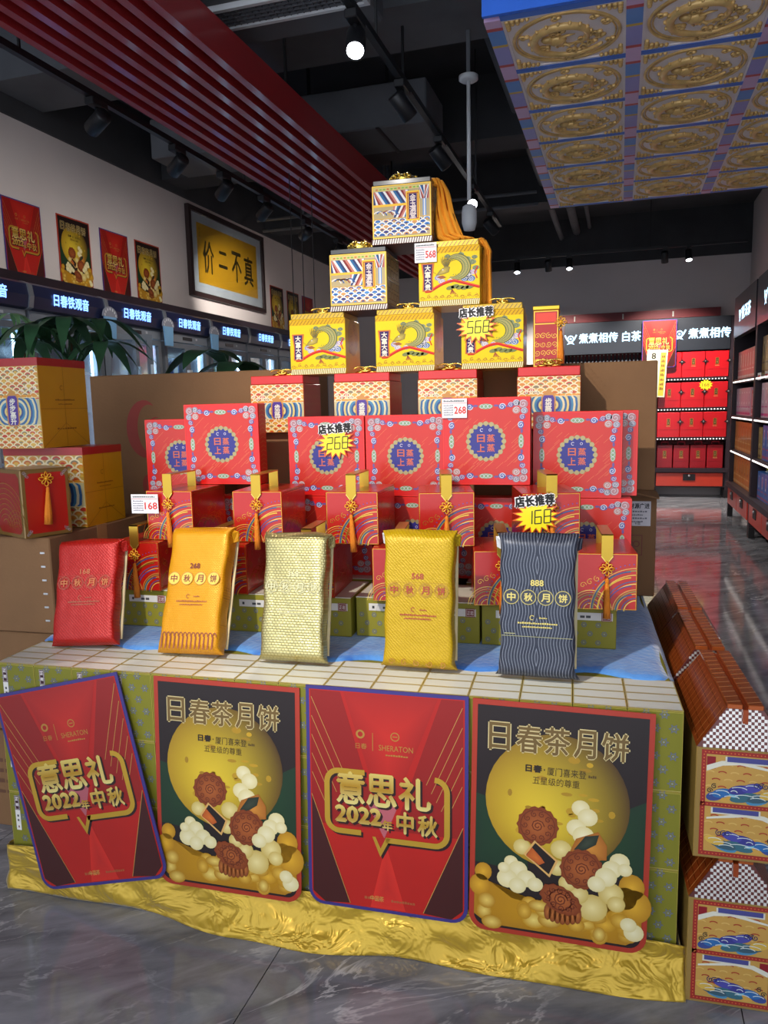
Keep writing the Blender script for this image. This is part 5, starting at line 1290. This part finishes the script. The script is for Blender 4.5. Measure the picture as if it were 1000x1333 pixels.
    # name plate
    A.poly([(-w*.44, h*.26), (-w*.26, h*.26), (-w*.27, h*.50), (-w*.24, h*.74), (-w*.46, h*.74), (-w*.43, h*.50)], K('c86a2c'), 4.4)
    A.poly([(-w*.42, h*.28), (-w*.28, h*.28), (-w*.288, h*.50), (-w*.27, h*.72), (-w*.43, h*.72), (-w*.412, h*.50)], K('3a1e5a'), 4.7)
    A.vtext('大富大贵', -w*.35, h*.705, w*.095, h*.108, K('e8e0c8'), 5.2, .0007)
    return A
def yellow_chest(label, x, z, y=CY, w=.222, h=.228, d=.2, bow=True, bo=(0, .08)):
    x = cx_(x)
    t = thing('dragon_tea_chest', label, 'tea box', D, (x, y, z))
    if 'y' not in _ch:
        m = MB(); m.cbox(-w/2, 0, 0, w/2, d, h-.022, .002, K('e6c20e', .1)); _ch['y'] = m.mesh('chest_body', 'foil_print')
        m = MB(); yellow_art(w-.002, h-.024).onto(m, (0, 0, .001)); _ch['ya'] = m.mesh('dragon_print', 'satin_print')
        m = MB(); m.cbox(-w/2+.005, .005, h-.022, w/2-.005, d-.005, h, .002, K('c8a018', .3))
        A = Art()
        for k in range(14): A.stroke([(-w/2+.008+k*.015, h-.019), (-w/2+.02+k*.015, h-.004)], .0022, K('7a5a14'), 1)
        A.onto(m, (0, .005, 0)); _ch['yl'] = m.mesh('lid', 'foil_print')
        m = MB(); A = Art(); A.ell(d/2, h*.62, d*.34, d*.36, K('c8a018', .3), .8); [A.spiral(d*.5+d*.2*math.cos(k), h*.6+h*.2*math.sin(k*1.7), .02, 1.5, .003, K('a87a24', .4), 1, k) for k in range(7)]
        A.onto(m, (w/2, 0, 0), (0, 1, 0), (0, 0, 1)); _ch['ys'] = m.mesh('side_print', 'foil_print')
    link('chest_body', _ch['y'], t); link('dragon_print', _ch['ya'], t); link('side_print', _ch['ys'], t); l = link('lid', _ch['yl'], t)
    if bow: b = link('gilt_bow', BOW, l); b.location = (bo[0], bo[1], h); b.scale = (.8,)*3
    return t
def brocade_art(w, h):
    A = Art(); A.rect(-w/2, 0, w/2, h, K('b8a478'), .5)
    cols = [K('2a3a6a'), K('ece6e0'), K('8a2a2a'), K('c87a6a'), K('ece6e0'), K('2a6a9a')]
    def stripes(x0, x1, y0, y1, lean, n, L):
        dx = (x1-x0)/n; k = lean*(y1-y0)
        for i in range(-8, n+8):
            a, b = x0+i*dx, x0+(i+1)*dx
            P = [(a, y0), (b, y0), (b+k, y1), (a+k, y1)]
            # clip in x
            Q = [(min(max(p[0], x0), x1), p[1]) for p in P]
            if max(q[0] for q in Q)-min(q[0] for q in Q) > dx*.15: A.poly(Q, cols[i % 6], L)
    A.rect(-w*.48, h*.90, w*.48, h*.98, K('b8a86a', .5), 1); 
    for k in range(14): A.ell(-w*.42+k*w*.064, h*.93, w*.025, h*.015, K('7ab04a') if k % 3 else K('c86a3a'), 1.2, n=8)
    stripes(-w*.48, w*.12, h*.64, h*.89, -.65, 14, 1.4); stripes(-w*.14, w*.12, h*.38, h*.62, .55, 7, 1.4)
    A.rect(-w*.48, h*.60, w*.12, h*.645, K('d8a83a', .4), 1.8)
    for k in range(6): A.arc(-w*.40+k*w*.05, h*.40, w*.10, .3, 2.4, .004, [K('ece6e0'), K('2a5a9a'), K('c8a24a'), K('8a2a2a')][k % 4], 1.6)
    stripes(w*.30, w*.40, h*.70, h*.95, -.5, 4, 1.4); stripes(w*.385, w*.47, h*.70, h*.95, .5, 4, 1.5); A.rect(w*.36, h*.36, w*.42, h*.70, K('7a9ac8'), 1.4); A.rect(w*.38, h*.36, w*.40, h*.70, K('ece6e0'), 1.6)
    rnd = random.Random(6); scallops(A, -w*.48, w*.48, h*.03, h*.36, w*.07, [K('2a5aa0'), K('4a8ac8'), K('d89a5a'), K('3a3a7a')], K('f0ece4'), 2, rnd)
    A.frame(-w/2, 0, w/2, h, .004, K('c8a24a', .8), 4); A.rect(-w/2, h*.365, w/2, h*.378, K('b8924a', .6), 3.6)
    A.rect(w*.08, h*.30, w*.31, h*.86, K('c8a038', .6), 4.2); A.frame(w*.10, h*.33, w*.29, h*.83, .003, K('a83a24'), 4.5); A.rect(w*.125, h*.35, w*.265, h*.81, K('3a2060'), 4.6)
    A.vtext('金玉满堂', w*.195, h*.795, w*.10, h*.112, K('ead6cc'), 5.2, .0007)
    return A
def brocade_chest(label, x, z, y=CY, w=.22, h=.225, d=.2):
    x = cx_(x)
    t = thing('brocade_tea_chest', label, 'tea box', D, (x, y, z))
    if 'b' not in _ch:
        m = MB(); m.cbox(-w/2, 0, .02, w/2, d, h-.018, .002, K('a89058', .3)); _ch['b'] = m.mesh('chest_body', 'foil_print')
        m = MB(); brocade_art(w-.004, h-.042).onto(m, (0, 0, .022)); _ch['ba'] = m.mesh('brocade_print', 'satin_print')
        m = MB(); m.cbox(-w/2-.003, -.004, 0, w/2+.003, d+.003, .02, .002, K('4a2420')); A = Art()
        for k in range(24): xx = -w/2+k*w/24; A.poly([(xx, .001), (xx+w/48, .001), (xx+w/24, .019), (xx+w/48, .019)], K('e8d8c8'), 1)
        A.onto(m, (0, -.004, 0)); _ch['bf'] = m.mesh('fringe_base', 'gloss_print')
        m = MB(); m.cbox(-w/2+.004, .004, h-.018, w/2-.004, d-.004, h, .002, K('17181c')); _ch['bl'] = m.mesh('lid', 'gloss_print')
        m = MB(); A = Art(); A.frame(.004, .025, d-.004, h-.022, .004, K('b8924a', .6), 1)
        for k in range(4):
            for j in range(4): A.frame(.02+k*.043, .04+j*.04, .055+k*.043, .07+j*.04, .003, K('8a6a34', .5), 1)
        A.onto(m, (w/2, 0, 0), (0, 1, 0), (0, 0, 1)); _ch['bs'] = m.mesh('side_print', 'foil_print')
    link('chest_body', _ch['b'], t); link('brocade_print', _ch['ba'], t); link('fringe_base', _ch['bf'], t); link('side_print', _ch['bs'], t); l = link('lid', _ch['bl'], t)
    b = link('gilt_crown', CROWN, l); b.location = (-.014, d*.5, h); b.scale = (.88,)*3; return t
# hidden cartons that carry the pyramid
WZ = 1.412
for k, x in enumerate((-1.49, -.90, -.23-.0)):
    pass
WX = (-1.379, -1.041, -.718, -.359)
def carton(label, x0, y0, z0, x1, y1, z1, mat='cardboard', tape=True, art=None, rz=0, flap=None, group=None, name='cardboard_carton'):
    t = thing(name, label, 'carton', D, ((x0+x1)/2, y0, z0), (0, 0, rz), group); w, d, h = x1-x0, y1-y0, z1-z0
    m = MB(); m.cbox(-w/2, 0, 0, w/2, d, h, .004, WHT); part('carton_body', m, mat, t)
    m = MB(); m.box(-w/2-.001, d/2-.002, h, w/2+.001, d/2+.002, h+.0015, K('86613f')); part('flap_seam', m, 'paint', t)
    if tape: m = MB(); m.box(-w/2-.001, d/2-.03, h+.001, w/2+.001, d/2+.03, h+.002, K('b08a5a')); m.box(w/2, d/2-.03, h-.07, w/2+.001, d/2+.03, h+.002, K('b08a5a')); part('packing_tape', m, 'gloss_print', t)
    if art: m = MB(); art.onto(m); part('printed_mark', m, 'matte_print', t)
    return t
for k, (a, b) in enumerate(((-1.60, -.90), (-.88, -.235))):
    carton(['brown carton hidden behind the left square boxes, carrying the wave chests', 'brown carton hidden behind the right square boxes, carrying the wave chests'][k], a, .93, VT, b, 1.095, WZ, tape=False)
for x, lb in zip(WX, ('wave patterned tea chest with red lid beside the crescent marked carton', 'wave patterned tea chest with red lid behind the 268 star box', 'wave patterned tea chest with red lid behind the white 268 price card', 'wave patterned tea chest with red lid below the slim red foil box')):
    wave_chest(lb, x, WZ, bo=(0, .022) if 'foil' in lb else (0, .07))
YZ = WZ+.22
for x, lb in zip((-1.208, -.873, -.556), ('yellow dragon tea chest of the lower three, nearest the pendant cables', 'yellow dragon tea chest between two others on the wave chests', 'yellow dragon tea chest bearing the 568 price star')): yellow_chest(lb, x, YZ, bo=(.03, .08) if '568' in lb else (0, .08))
CZ = YZ+.228
brocade_chest('brocade patterned tea chest with black lid below the topmost chest', -1.043, CZ)
yellow_chest('yellow dragon tea chest with white price card and orange silk, second tier from top', -.708, CZ)
brocade_chest('topmost brocade tea chest of the pyramid with gilt crown and orange silk', -.876, CZ+.228)
gift = thing('red_foil_bag', 'slim red and gold foil gift box with tassel beside 568 star chest', 'gift box', D, (-.372, .925, YZ))
m = MB(); m.cbox(-.045, 0, 0, .045, .12, .20, .003, K('a81c14', .3)); part('box_body', m, 'foil_print', gift)
A = Art(); A.frame(-.043, .002, .043, .198, .004, GOLD, 1); A.rect(-.04, .15, .04, .154, GOLD, 1); [A.spiral(-.03+.02*(k % 4), .02+.03*(k//4), .011, 1.4, .0018, GOLD, 1.2, k) for k in range(16)]; A.rect(-.035, .158, .035, .19, K('d83a1c', .3), 1.1)
m = MB(); A.onto(m); part('foil_pattern', m, 'foil_print', gift)
m = MB(); m.cbox(-.047, -.003, .20, .047, .123, .215, .002, K('d8b23c', .9)); part('lid', m, 'bright_metal', gift)
o = link('tassel', tassel_mesh(.12, .012), gift); o.location = (.052, .0, .13); k_ = link('knot', KN, gift); k_.location = (.052, 0, .155)

# ------------------------------------------------------------------ orange silk hanging from the chests
def silk(label, pts, w0, w1, edge, lid, n=24):
    m = MB(); P = [Vector(p) for p in pts]; k = 14; vs = []; fs = []
    # resample
    def at(u):
        f = u*(len(P)-1); i = min(int(f), len(P)-2); t = f-i; t2 = t*t*(3-2*t); return P[i].lerp(P[i+1], t)
    for i in range(n+1):
        u = i/n; c = at(u); ww = w0+(w1-w0)*math.sin(u*PI/2)
        for j in range(k+1):
            s = j/k-.5; vs.append((max(c.x+s*ww, edge+.002*(j % 3)) if c.z < lid else c.x+s*ww, c.y+.010*math.sin(s*26+u*3)-.004*math.cos(s*50), c.z-.012*(s*2)**2))
    for i in range(n):
        for j in range(k): a = i*(k+1)+j; fs.append((a, a+1, a+k+2, a+k+1))
    m.add(vs, fs, K('e89418')); o = single('silk_tassel', m, 'tassel_thread', label, 'silk', D, smooth=True); sd = o.modifiers.new('thick', 'SOLIDIFY'); sd.thickness = .006
silk('orange silk flowing down from the topmost tea chest', [(-.80, .97, CZ+.462), (-.772, .97, CZ+.463), (-.757, .955, CZ+.42), (-.742, .945, CZ+.34), (-.715, .94, CZ+.26), (-.665, .94, CZ+.240)], .022, .10, cx_(-.876)+.116, CZ+.452)
silk('orange silk hanging over the edge of yellow chest with price card', [(-.632, .965, CZ+.233), (-.606, .965, CZ+.240), (-.587, .965, CZ+.20), (-.585, .965, CZ+.10), (-.584, .965, CZ+.006)], .03, .034, cx_(-.708)+.114, CZ+.226)

# ------------------------------------------------------------------ price cards and stars
def price_card(label, x, y, z, w, h, num, rz=0):
    t = thing('price_card', label, 'price card', D, (x, y, z), (0, 0, rz)); m = MB(); m.box(0, 0, 0, w, .0015, h, K('ece8e8')); part('card', m, 'matte_print', t)
    A = Art(); A.dashes(.06*w, .9*w, h*.84, h*.08, K('5a5a5a'), 12, 1); A.rect(.02*w, h*.76, .98*w, h*.78, K('c84a4a'), 1)
    for k in range(5): A.dashes(.06*w, .45*w, h*(.62-.12*k), h*.06, K('8a8a94'), 6, 1)
    A.text(num, .5*w, h*.22, .96*w, h*.58, K('d83a30'), 1.5, .0006); m = MB(); A.onto(m); part('printed_text', m, 'matte_print', t)
price_card('white price card reading 168 on the upper left tassel box', -1.752, .405, RT2-.078, .10, .066, '168', .05)
price_card('white price card reading 268 on the raised square box', -.702, .637, RT2+S-.066, .084, .064, '268')
price_card('white price card on the upper yellow dragon chest', -.836, .877, CZ+.155, .08, .068, '568')
def price_star(label, x, y, z, num, s=1.0, roll=-.06):
    t = thing('price_star', label, 'price sign', D, (x, y, z), (0, roll, 0))
    def star(r0, r1, n=16, th=.002): return [((r1 if i % 2 else r0)*math.cos(PI*i/n+.1)*s, (r1 if i % 2 else r0)*.80*math.sin(PI*i/n+.1)*s) for i in range(2*n)]
    def plate(P, y0, th, c):
        m = MB(); n = len(P); m.add([(a, y0, b) for a, b in P]+[(a, y0+th, b) for a, b in P], [tuple(range(n)), tuple(range(2*n-1, n-1, -1))]+[(i, n+i, n+(i+1) % n, (i+1) % n) for i in range(n)], c); return m
    part('orange_burst', plate(star(.078, .050), .0, .002, K('e05a1c')), 'gloss_print', t)
    part('yellow_burst', plate(star(.066, .044), -.002, .002, K('f4e41c')), 'gloss_print', t)
    A = Art(); seg7(A, num, -.036*s, -.022*s, .020*s, .042*s, .009*s, K('3a3414'), .0035*s, 1); m = MB(); A.onto(m, (0, -.002, 0)); part('price_digits', m, 'matte_print', t)
    A = Art(); x0, x1, y0, y1 = -.062*s, .062*s, .036*s, .068*s; q = (x1-x0)/4
    for k, ch in enumerate('店长推荐'): A.text(ch, x0+k*q+.0015, y0, x0+(k+1)*q-.0015, y1, K('f4f0ee'), 1, .0045*s); A.text(ch, x0+k*q+.0015, y0, x0+(k+1)*q-.0015, y1, K('14100e'), 3, .0018*s)
    m = MB(); A.onto(m, (0, -.003, 0)); m.box(x0, -.003, y0, x1, -.001, y1, K('f4f0ee')); part('recommend_lettering', m, 'matte_print', t)
price_star('yellow price star reading 268 stuck on a square mooncake box', -1.106, .725, 1.378, '268')
price_star('yellow price star reading 168 stuck on an upper tassel gift box', -.378, .40, 1.165, '168', .95, -.10)
price_star('yellow price star reading 568 stuck on a yellow dragon chest', -.613, .873, 1.78, '568', .98, -.03)

# ------------------------------------------------------------------ gable gift boxes beside the display
def gable_boxes():
    w, d, h, rh = .212, .43, .285, .108
    t = thing('gable_gift_box', 'x', 'gift box', D)
    m = MB(); m.cbox(0, 0, 0, w, d, h, .002, K('9a7a3c')); part('box_body', m, 'gloss_print', t)
    # roof: sloping sides, sloped ends, narrow flat ridge
    a, e = .066, .045; b = .034
    P = [(0,0,h),(w,0,h),(w,d,h),(0,d,h),(a,e*.35,h+rh-.012),(w-a,e*.35,h+rh-.012),(w-a,d-e*.35,h+rh-.012),(a,d-e*.35,h+rh-.012)]
    m = MB(); oc = K('a8481a', .3); m.add(P, [(0,4,7,3),(1,2,6,5),(4,5,6,7)], oc); m.add(P, [(3,7,6,2)], oc)
    A = Art(); L = math.hypot(a, rh-.012)
    for k in range(13):
        y = .02+k*.032; A.stroke([(y, .006), (y+.012, L-.006)], .0026, K('f0a058', .3), 1)
    for k in range(5): A.stroke([(.02, .012+k*.022), (d-.02, .012+k*.022)], .0012, K('8a3a18', .5), .8)
    sl = Vector((a, 0, rh-.012)).normalized()
    A.onto(m, (0, 0, h), (0, 1, 0), tuple(sl), N=(-sl.z, 0, sl.x)); A.onto(m, (w, 0, h), (0, 1, 0), (-sl.x, 0, sl.z), N=(sl.z, 0, sl.x)); rf = part('roof', m, 'foil_print', t)
    m = MB(); ev = Vector((0, e*.35, rh-.012)); n_ = 22; A = Art(); hh = ev.length
    A.poly([(0, 0), (w, 0), (w-a, hh), (a, hh)], K('5a2018', .4), .5)
    for i in range(30):
        for j in range(13):
            x0, y0 = i*w/30, j*hh/13
            lo = a*(y0+hh/13)/hh
            if (i+j) % 2 == 0 and x0 > lo-.002 and x0+w/30 < w-lo+.002: A.rect(x0, y0, x0+w/30, y0+hh/13, K('d8d0c8', .6), 1)
    A.onto(m, (0, -.0004, h), (1, 0, 0), tuple(ev.normalized()), lift=.0006); part('checker_gable', m, 'foil_print', t)
    # ridge flaps with the slot between them
    for s in (0, 1):
        m = MB(); x0 = a if s == 0 else w/2+.006; x1 = w/2-.006 if s == 0 else w-a
        m.cbox(x0, .008, h+rh-.012, x1, d-.008, h+rh, .0015, K('c0602a', .45)); A = Art()
        for k in range(12): A.stroke([(0, .02+k*.033), (x1-x0, .032+k*.033)], .0030, K('f4b878', .3), 1)
        A.onto(m, (x0, 0, h+rh), (1, 0, 0), (0, 1, 0)); part('ridge_flap', m, 'foil_print', rf)
    m = MB(); m.box(w/2-.006, .004, h+rh-.045, w/2+.006, d-.004, h+rh-.011, oc); part('handle_slot', m, 'foil_print', rf)
    # printed front: two drawers with waves
    A = Art(); rd = K('a02a22')
    A.rect(.012, .008, w-.012, h-.006, K('c8a452', .2), .6); A.frame(.012, .008, w-.012, h-.006, .011, rd, 1.2); A.rect(.012, h*.475, w-.012, h*.475+.011, rd, 1.2)
    for k in range(22):
        for y in (.0135, h-.0115, h*.475+.0055): A.ell(.02+k*.0082, y, .0018, .0018, K('d8703a'), 1.6, n=5)
    for k in range(30):
        for x in (.0175, w-.0175): A.ell(x, .02+k*.0085, .0018, .0018, K('d8703a'), 1.6, n=5)
    def scene_(y0, y1, fl):
        x0, x1 = .024, w-.024; W_, H_ = x1-x0, y1-y0; X = lambda u: x0+(u if not fl else 1-u)*W_; Y = lambda v: y0+v*H_
        A.rect(x0, y0, x1, y1, K('c89a4a'), 1)
        for r in range(4):
            for k in range(6): A.arc(x0+W_*((k+.5*(r % 2)+.3)/6), Y(.30+.16*r), W_*.06, .4, 2.7, .003, K('a83a24') if (k+r) % 2 else K('d8b060'), 1.3, 8, ry=W_*.035) if x0+W_*((k+.5*(r % 2)+.3)/6) < x1-W_*.06 else None
        A.rect(min(X(.0), X(.12)), Y(.72), max(X(.0), X(.12)), Y(.98), K('8e1420'), 1.5)
        A.poly([(X(0), Y(.78)), (X(0), Y(.66)), (X(.22), Y(.80)), (X(.45), Y(.84)), (X(.98), Y(.72)), (X(.98), Y(.76)), (X(.45), Y(.92)), (X(.2), Y(.9))], K('e0dcc8'), 1.8)
        q0, q1 = min(X(.25), X(.92)), max(X(.25), X(.92)); A.rect(q0, Y(.86), q1, Y(1.0), K('d8d4c4'), 2); A.rect(q0+.004, Y(.89), q1-.004, Y(1.0), K('4a4a8a'), 2.2)
        for u, v, rx, c in ((.22, .20, .14, '2f6aa8'), (.45, .30, .16, '3a3a8a'), (.62, .36, .14, '4a4aa0'), (.52, .14, .2, '3a6a78'), (.75, .16, .2, '3a5a6a'), (.86, .24, .14, 'd8b04a'), (.10, .12, .12, '3a4a8a'), (.35, .10, .16, 'd0a04a'), (.70, .08, .16, '4a8ab0'), (.38, .22, .07, '6ab0c8')):
            px_ = min(max(X(u), x0+rx*W_), x1-rx*W_); A.ell(px_, max(Y(v), y0+H_*.10), rx*W_, H_*.10, K(c), 2.4+v, n=14, rot=.25 if not fl else -.25)
            A.arc(px_, max(Y(v), y0+H_*.10), rx*W_*.7, .3, 2.6, .0018, K('d8e0d8'), 3.6, 8, ry=H_*.06)
        for k in range(3): A.spiral(X(.68+.06*k), Y(.42), .008, 1.4, .002, K('2a2a5a'), 3.8, k)
        for k in range(2): A.spiral(X(.05+.06*k), Y(.24+.1*k), .007, 1.4, .002, K('2a2a2a'), 3.8, k)
    scene_(.022, h*.475-.002, True); scene_(h*.475+.013, h-.02, False)
    m = MB(); A.onto(m); part('wave_print', m, 'gloss_print', t)
    first = True
    for lv in range(2):
        for k in range(3):
            o = t if first else dup(t, D, (0, 0, 0)); first = False
            o.matrix_world = mat4(D, (.018+(.006 if (k+lv) % 2 else 0), -.045+k*.445, lv*(h+rh)), (0, 0, (-.012 if k == 2 else 0)))
            o['label'] = 'orange checkered gable gift box, %s of the %s stack beside the display' % (('bottom', 'top')[lv], ('front', 'middle', 'rear')[k])
            o['group'] = 'gable gift boxes'
gable_boxes()

# ------------------------------------------------------------------ brown cartons, gift bags and plants on the left
def crescent():
    A = Art(); c = K('9a3a30')
    A.stroke([(-.05+.075*math.cos(a), .0+.115*math.sin(a)) for a in [1.1+i*.22 for i in range(20)]], .055, c, 1, taper=True)
    A.stroke([(.0+.05*math.cos(a), -.02+.07*math.sin(a)) for a in [1.4+i*.3 for i in range(10)]], .012, c, 1, taper=True)
    A.ell(-.06, -.25, .03, .05, c, 1, n=12); A.ell(-.055, -.25, .012, .028, K('8a5a44'), 1.4, n=10); return A
def shifted(A, dx, dz, k=1.0):
    B = Art(); B.it = [([(p[0]*k+dx, p[1]*k+dz) for p in pts], f, c, L) for pts, f, c, L in A.it]; return B
def cartons():
    carton('big brown carton with red crescent mark behind the left square boxes', -2.372, 1.105, .935, -1.385, 1.50, 1.668, art=shifted(crescent(), -.17, .495, 1.0))
    carton('brown carton under the big crescent marked carton', -1.995, 1.108, VT, -1.39, 1.49, .933)
    A = Art(); mk = K('6a4630')
    for k in range(6): A.dashes(-.19, -.02 if k % 2 else .02, .27-.035*k, .016, mk, 9, 1)
    stp = carton('brown stapled carton carrying the gift bags and tassel box on the left', -2.52, .30, .742, -2.012, .90, 1.082, art=A)
    for k in range(6):
        m = MB(); m.box(.215, -.002, .045+.048*k, .232, .0, .051+.048*k, K('c8c8c8', .8)); part('staple', m, 'bright_metal', stp)
    carton('brown carton in the middle of the left stack beside tea boxes', -2.53, .30, .372, -2.016, .90, .740)
    A = Art()
    for k in range(4): A.dashes(-.2, .1, .25-.04*k, .018, mk, 9, 1)
    carton('brown carton at the bottom of the left stack on the floor', -2.53, .29, .0, -2.018, .90, .370, art=A)
    carton('brown carton with faint crescent and flower border behind right chests', -.78, 1.105, 1.167, .028, 1.49, 1.652, art=shifted(crescent(), .10, .33, .75))
    t = carton('brown carton with white label reading wealth wish under the crescent carton', -.46, 1.108, VT, .038, 1.49, 1.165, tape=False)
    m = MB(); m.add([(.0, -.004, .405), (.25, -.004, .405), (.25, -.06, .385), (.0, -.06, .445), (.0, -.001, .405), (.25, -.001, .405), (.252, -.062, .390), (.002, -.062, .450)], [(0,1,2,3), (7,6,5,4), (0,3,7,4), (1,5,6,2), (2,6,7,3)], WHT); part('open_flap', m, 'cardboard', t)
    A = Art(); A.rect(.145, .275, .228, .37, K('d8d4d8'), 1); A.text('财源广进', .150, .342, .223, .362, K('2a2a34'), 2, .0006)
    for k in range(4): A.dashes(.152, .20 if k % 2 else .215, .328-.013*k, .006, K('6a6a74'), 7, 2)
    A.text('6盒', .172, .280, .192, .292, K('2a2a34'), 2); A.frame(.13, .16, .20, .24, .003, K('7a3a34'), 1); A.ring(.155, .205, .011, .004, K('7a3a34'), 1, 12); A.ring(.178, .205, .011, .004, K('7a3a34'), 1, 12); A.stroke([(.150, .175), (.166, .195), (.184, .175)], .004, K('7a3a34'), 1)
    m = MB(); A.onto(m); part('paper_label', m, 'matte_print', t)
cartons()
def gift_bag(label, x1, y0, z0, w, d, h):
    t = thing('wave_gift_bag', label, 'gift bag', D, (x1-w, y0, z0)); rim = .028
    m = MB(); ye = K('c89010'); m.box(0, 0, 0, w, d, h-rim, ye); part('bag_body', m, 'gloss_print', t)
    m = MB(); m.box(-.001, -.001, h-rim, w+.001, d+.001, h, K('a81c1c')); part('bag_rim', m, 'gloss_print', t)
    m = MB(); wave_art(w-.004, h-rim-.004).onto(m, (w/2, 0, .002)); part('wave_print', m, 'gloss_print', t)
    A = Art(); dk = K('8a5a0c'); hh = h-rim
    A.stroke([(d/2, .0), (d/2, hh)], .0015, dk, 1); A.stroke([(.0, .0), (d/2, hh*.30), (d, .0)], .0015, dk, 1); A.stroke([(0, hh*.48), (d, hh*.48)], .0012, dk, 1)
    A.arc(d*.45, hh*.74, .008, .6, 5.4, .002, dk, 1, 8); A.dashes(d*.3, d*.72, hh*.58, .006, dk, 10, 1); A.dashes(d*.36, d*.66, hh*.53, .004, dk, 8, 1); A.dashes(d*.3, d*.72, hh*.22, .006, dk, 8, 1)
    m = MB(); A.onto(m, (w, 0, 0), (0, 1, 0), (0, 0, 1)); part('side_print', m, 'gloss_print', t)
    return t
gift_bag('wave patterned gift bag with yellow side standing on the left carton', -2.018, .525, 1.084, .34, .245, .296)
gift_bag('wave patterned gift bag with yellow side, stacked on another bag', -2.120, .45, 1.382, .23, .27, .322)
def framed_box():
    w, d, h = .17, .20, .235; rz = 1.12
    t = thing('framed_gift_box', 'gold framed red gift box with orange tassel turned sideways before the bags', 'gift box', D, (-2.035, .335, 1.084), (0, 0, rz))
    m = MB(); m.cbox(-w/2, 0, 0, w/2, d, h, .003, K('8a6a34', .3)); part('box_body', m, 'foil_print', t)
    def pan(W_): c = .03; e = .014; return [(-W_/2+e, c), (-W_/2+c, e), (W_/2-c, e), (W_/2-e, c), (W_/2-e, h-c), (W_/2-c, h-e), (-W_/2+c, h-e), (-W_/2+e, h-c)]
    A = Art(); A.poly(pan(w), K('b41810'), 1)
    for sx in (-1, 1):
        for sy in (0, 1):
            for k in range(3): A.spiral(sx*(w/2-.012-.006*k), (.012+.006*k) if sy == 0 else h-.012-.006*k, .006, 1.2, .0016, K('a8a0a8'), 1.4, k)
    m = MB(); A.onto(m); part('red_panel', m, 'foil_print', t)
    A = Art(); A.poly([(p[0]+d/2, p[1]) for p in pan(d)], K('9c1c12', .1), 1)
    for k in range(8): A.arc(d*.35, .03, .03+.018*k, .1, 2.4, .0022, GOLDF, 1.4, 14)
    for k in range(5): A.arc(d*.75, .02, .02+.014*k, .3, 2.9, .0018, GOLD, 1.6, 12)
    m = MB(); A.onto(m, (-w/2, d, 0), (0, -1, 0), (0, 0, 1)); part('swirl_panel', m, 'foil_print', t)
    kn = link('knot', KN, t); kn.location = (0, -.004, h-.035); kn.scale = (1.2,)*3; ts = link('tassel', tassel_mesh(.13, .013), t); ts.location = (0, -.014, h-.062); ts.rotation_euler = (0, .06, 0)
framed_box()

def plants():
    def leaf(m, base, d, l, w, droop, col):
        d = Vector(d).normalized(); up = Vector((0, 0, 1)); side = d.cross(up)
        side = side.normalized() if side.length > .1 else Vector((1, 0, 0)); n = 7; vs = []; fs = []
        for i in range(n+1):
            u = i/n; c = Vector(base)+d*l*u+Vector((0, 0, -droop*l*u*u)); ww = w*math.sin(PI*(.06+.94*u)**.8)*.5+.0008
            vs += [tuple(c-side*ww+Vector((0, 0, .12*ww))), tuple(c), tuple(c+side*ww+Vector((0, 0, .12*ww)))]
        for i in range(n): a = i*3; fs += [(a, a+3, a+4, a+1), (a+1, a+4, a+5, a+2)]
        m.add(vs, fs, col)
    def plant(name, label, loc, H, fronds, leaves, l, w, mat, seed, spread, pot=.16):
        rnd = random.Random(seed); t = thing(name, label, 'plant', D, loc)
        m = MB(); m.lathe([(pot*.75, 0), (pot, .30), (pot*1.05, .32), (pot*.9, .31), (.02, .28)], 20, WHT); part('plant_pot', m, 'soil_pot', t, True)
        m = MB(); m.tube([(0, 0, .28), (.02, .01, H*.5), (0, 0, H)], [.02, .016, .010], 8, K('5a4a34')); part('trunk', m, 'matte_print', t, True)
        for f in range(fronds):
            a = 2*PI*f/fronds+rnd.uniform(-.3, .3); r = spread*rnd.uniform(.5, 1); zt = H+rnd.uniform(-.10, .16)
            tip = Vector((r*math.cos(a), r*math.sin(a), zt)); m = MB(); m.tube([(0, 0, H-.15), (tip.x*.5, tip.y*.5, zt-.02), tuple(tip)], [.005, .004, .003], 5, WHT); st = part('stalk', m, mat, t, True)
            for q in range(leaves):
                b = 2*PI*q/leaves+rnd.uniform(-.2, .2); m = MB(); leaf(m, tip, (math.cos(b), math.sin(b), .15), l*rnd.uniform(.8, 1.15), w, rnd.uniform(.5, .9), WHT); part('leaf', m, mat, st, True)
    plant('umbrella_plant', 'dark green umbrella plant with drooping leaves behind the stacked bags', (-2.78, 1.55, 0), 1.86, 7, 7, .26, .07, 'leaf_dark', 3, .28)
    plant('palm_plant', 'small pale green palm with star shaped leaf tufts behind the bags', (-3.35, 1.9, 0), 1.92, 4, 8, .16, .03, 'leaf_light', 5, .16)
    plant('broad_leaf_plant', 'low dark broad leaved plant behind the crescent marked carton', (-2.10, 2.12, 0), 1.70, 5, 4, .28, .14, 'leaf_dark', 9, .22)
plants()
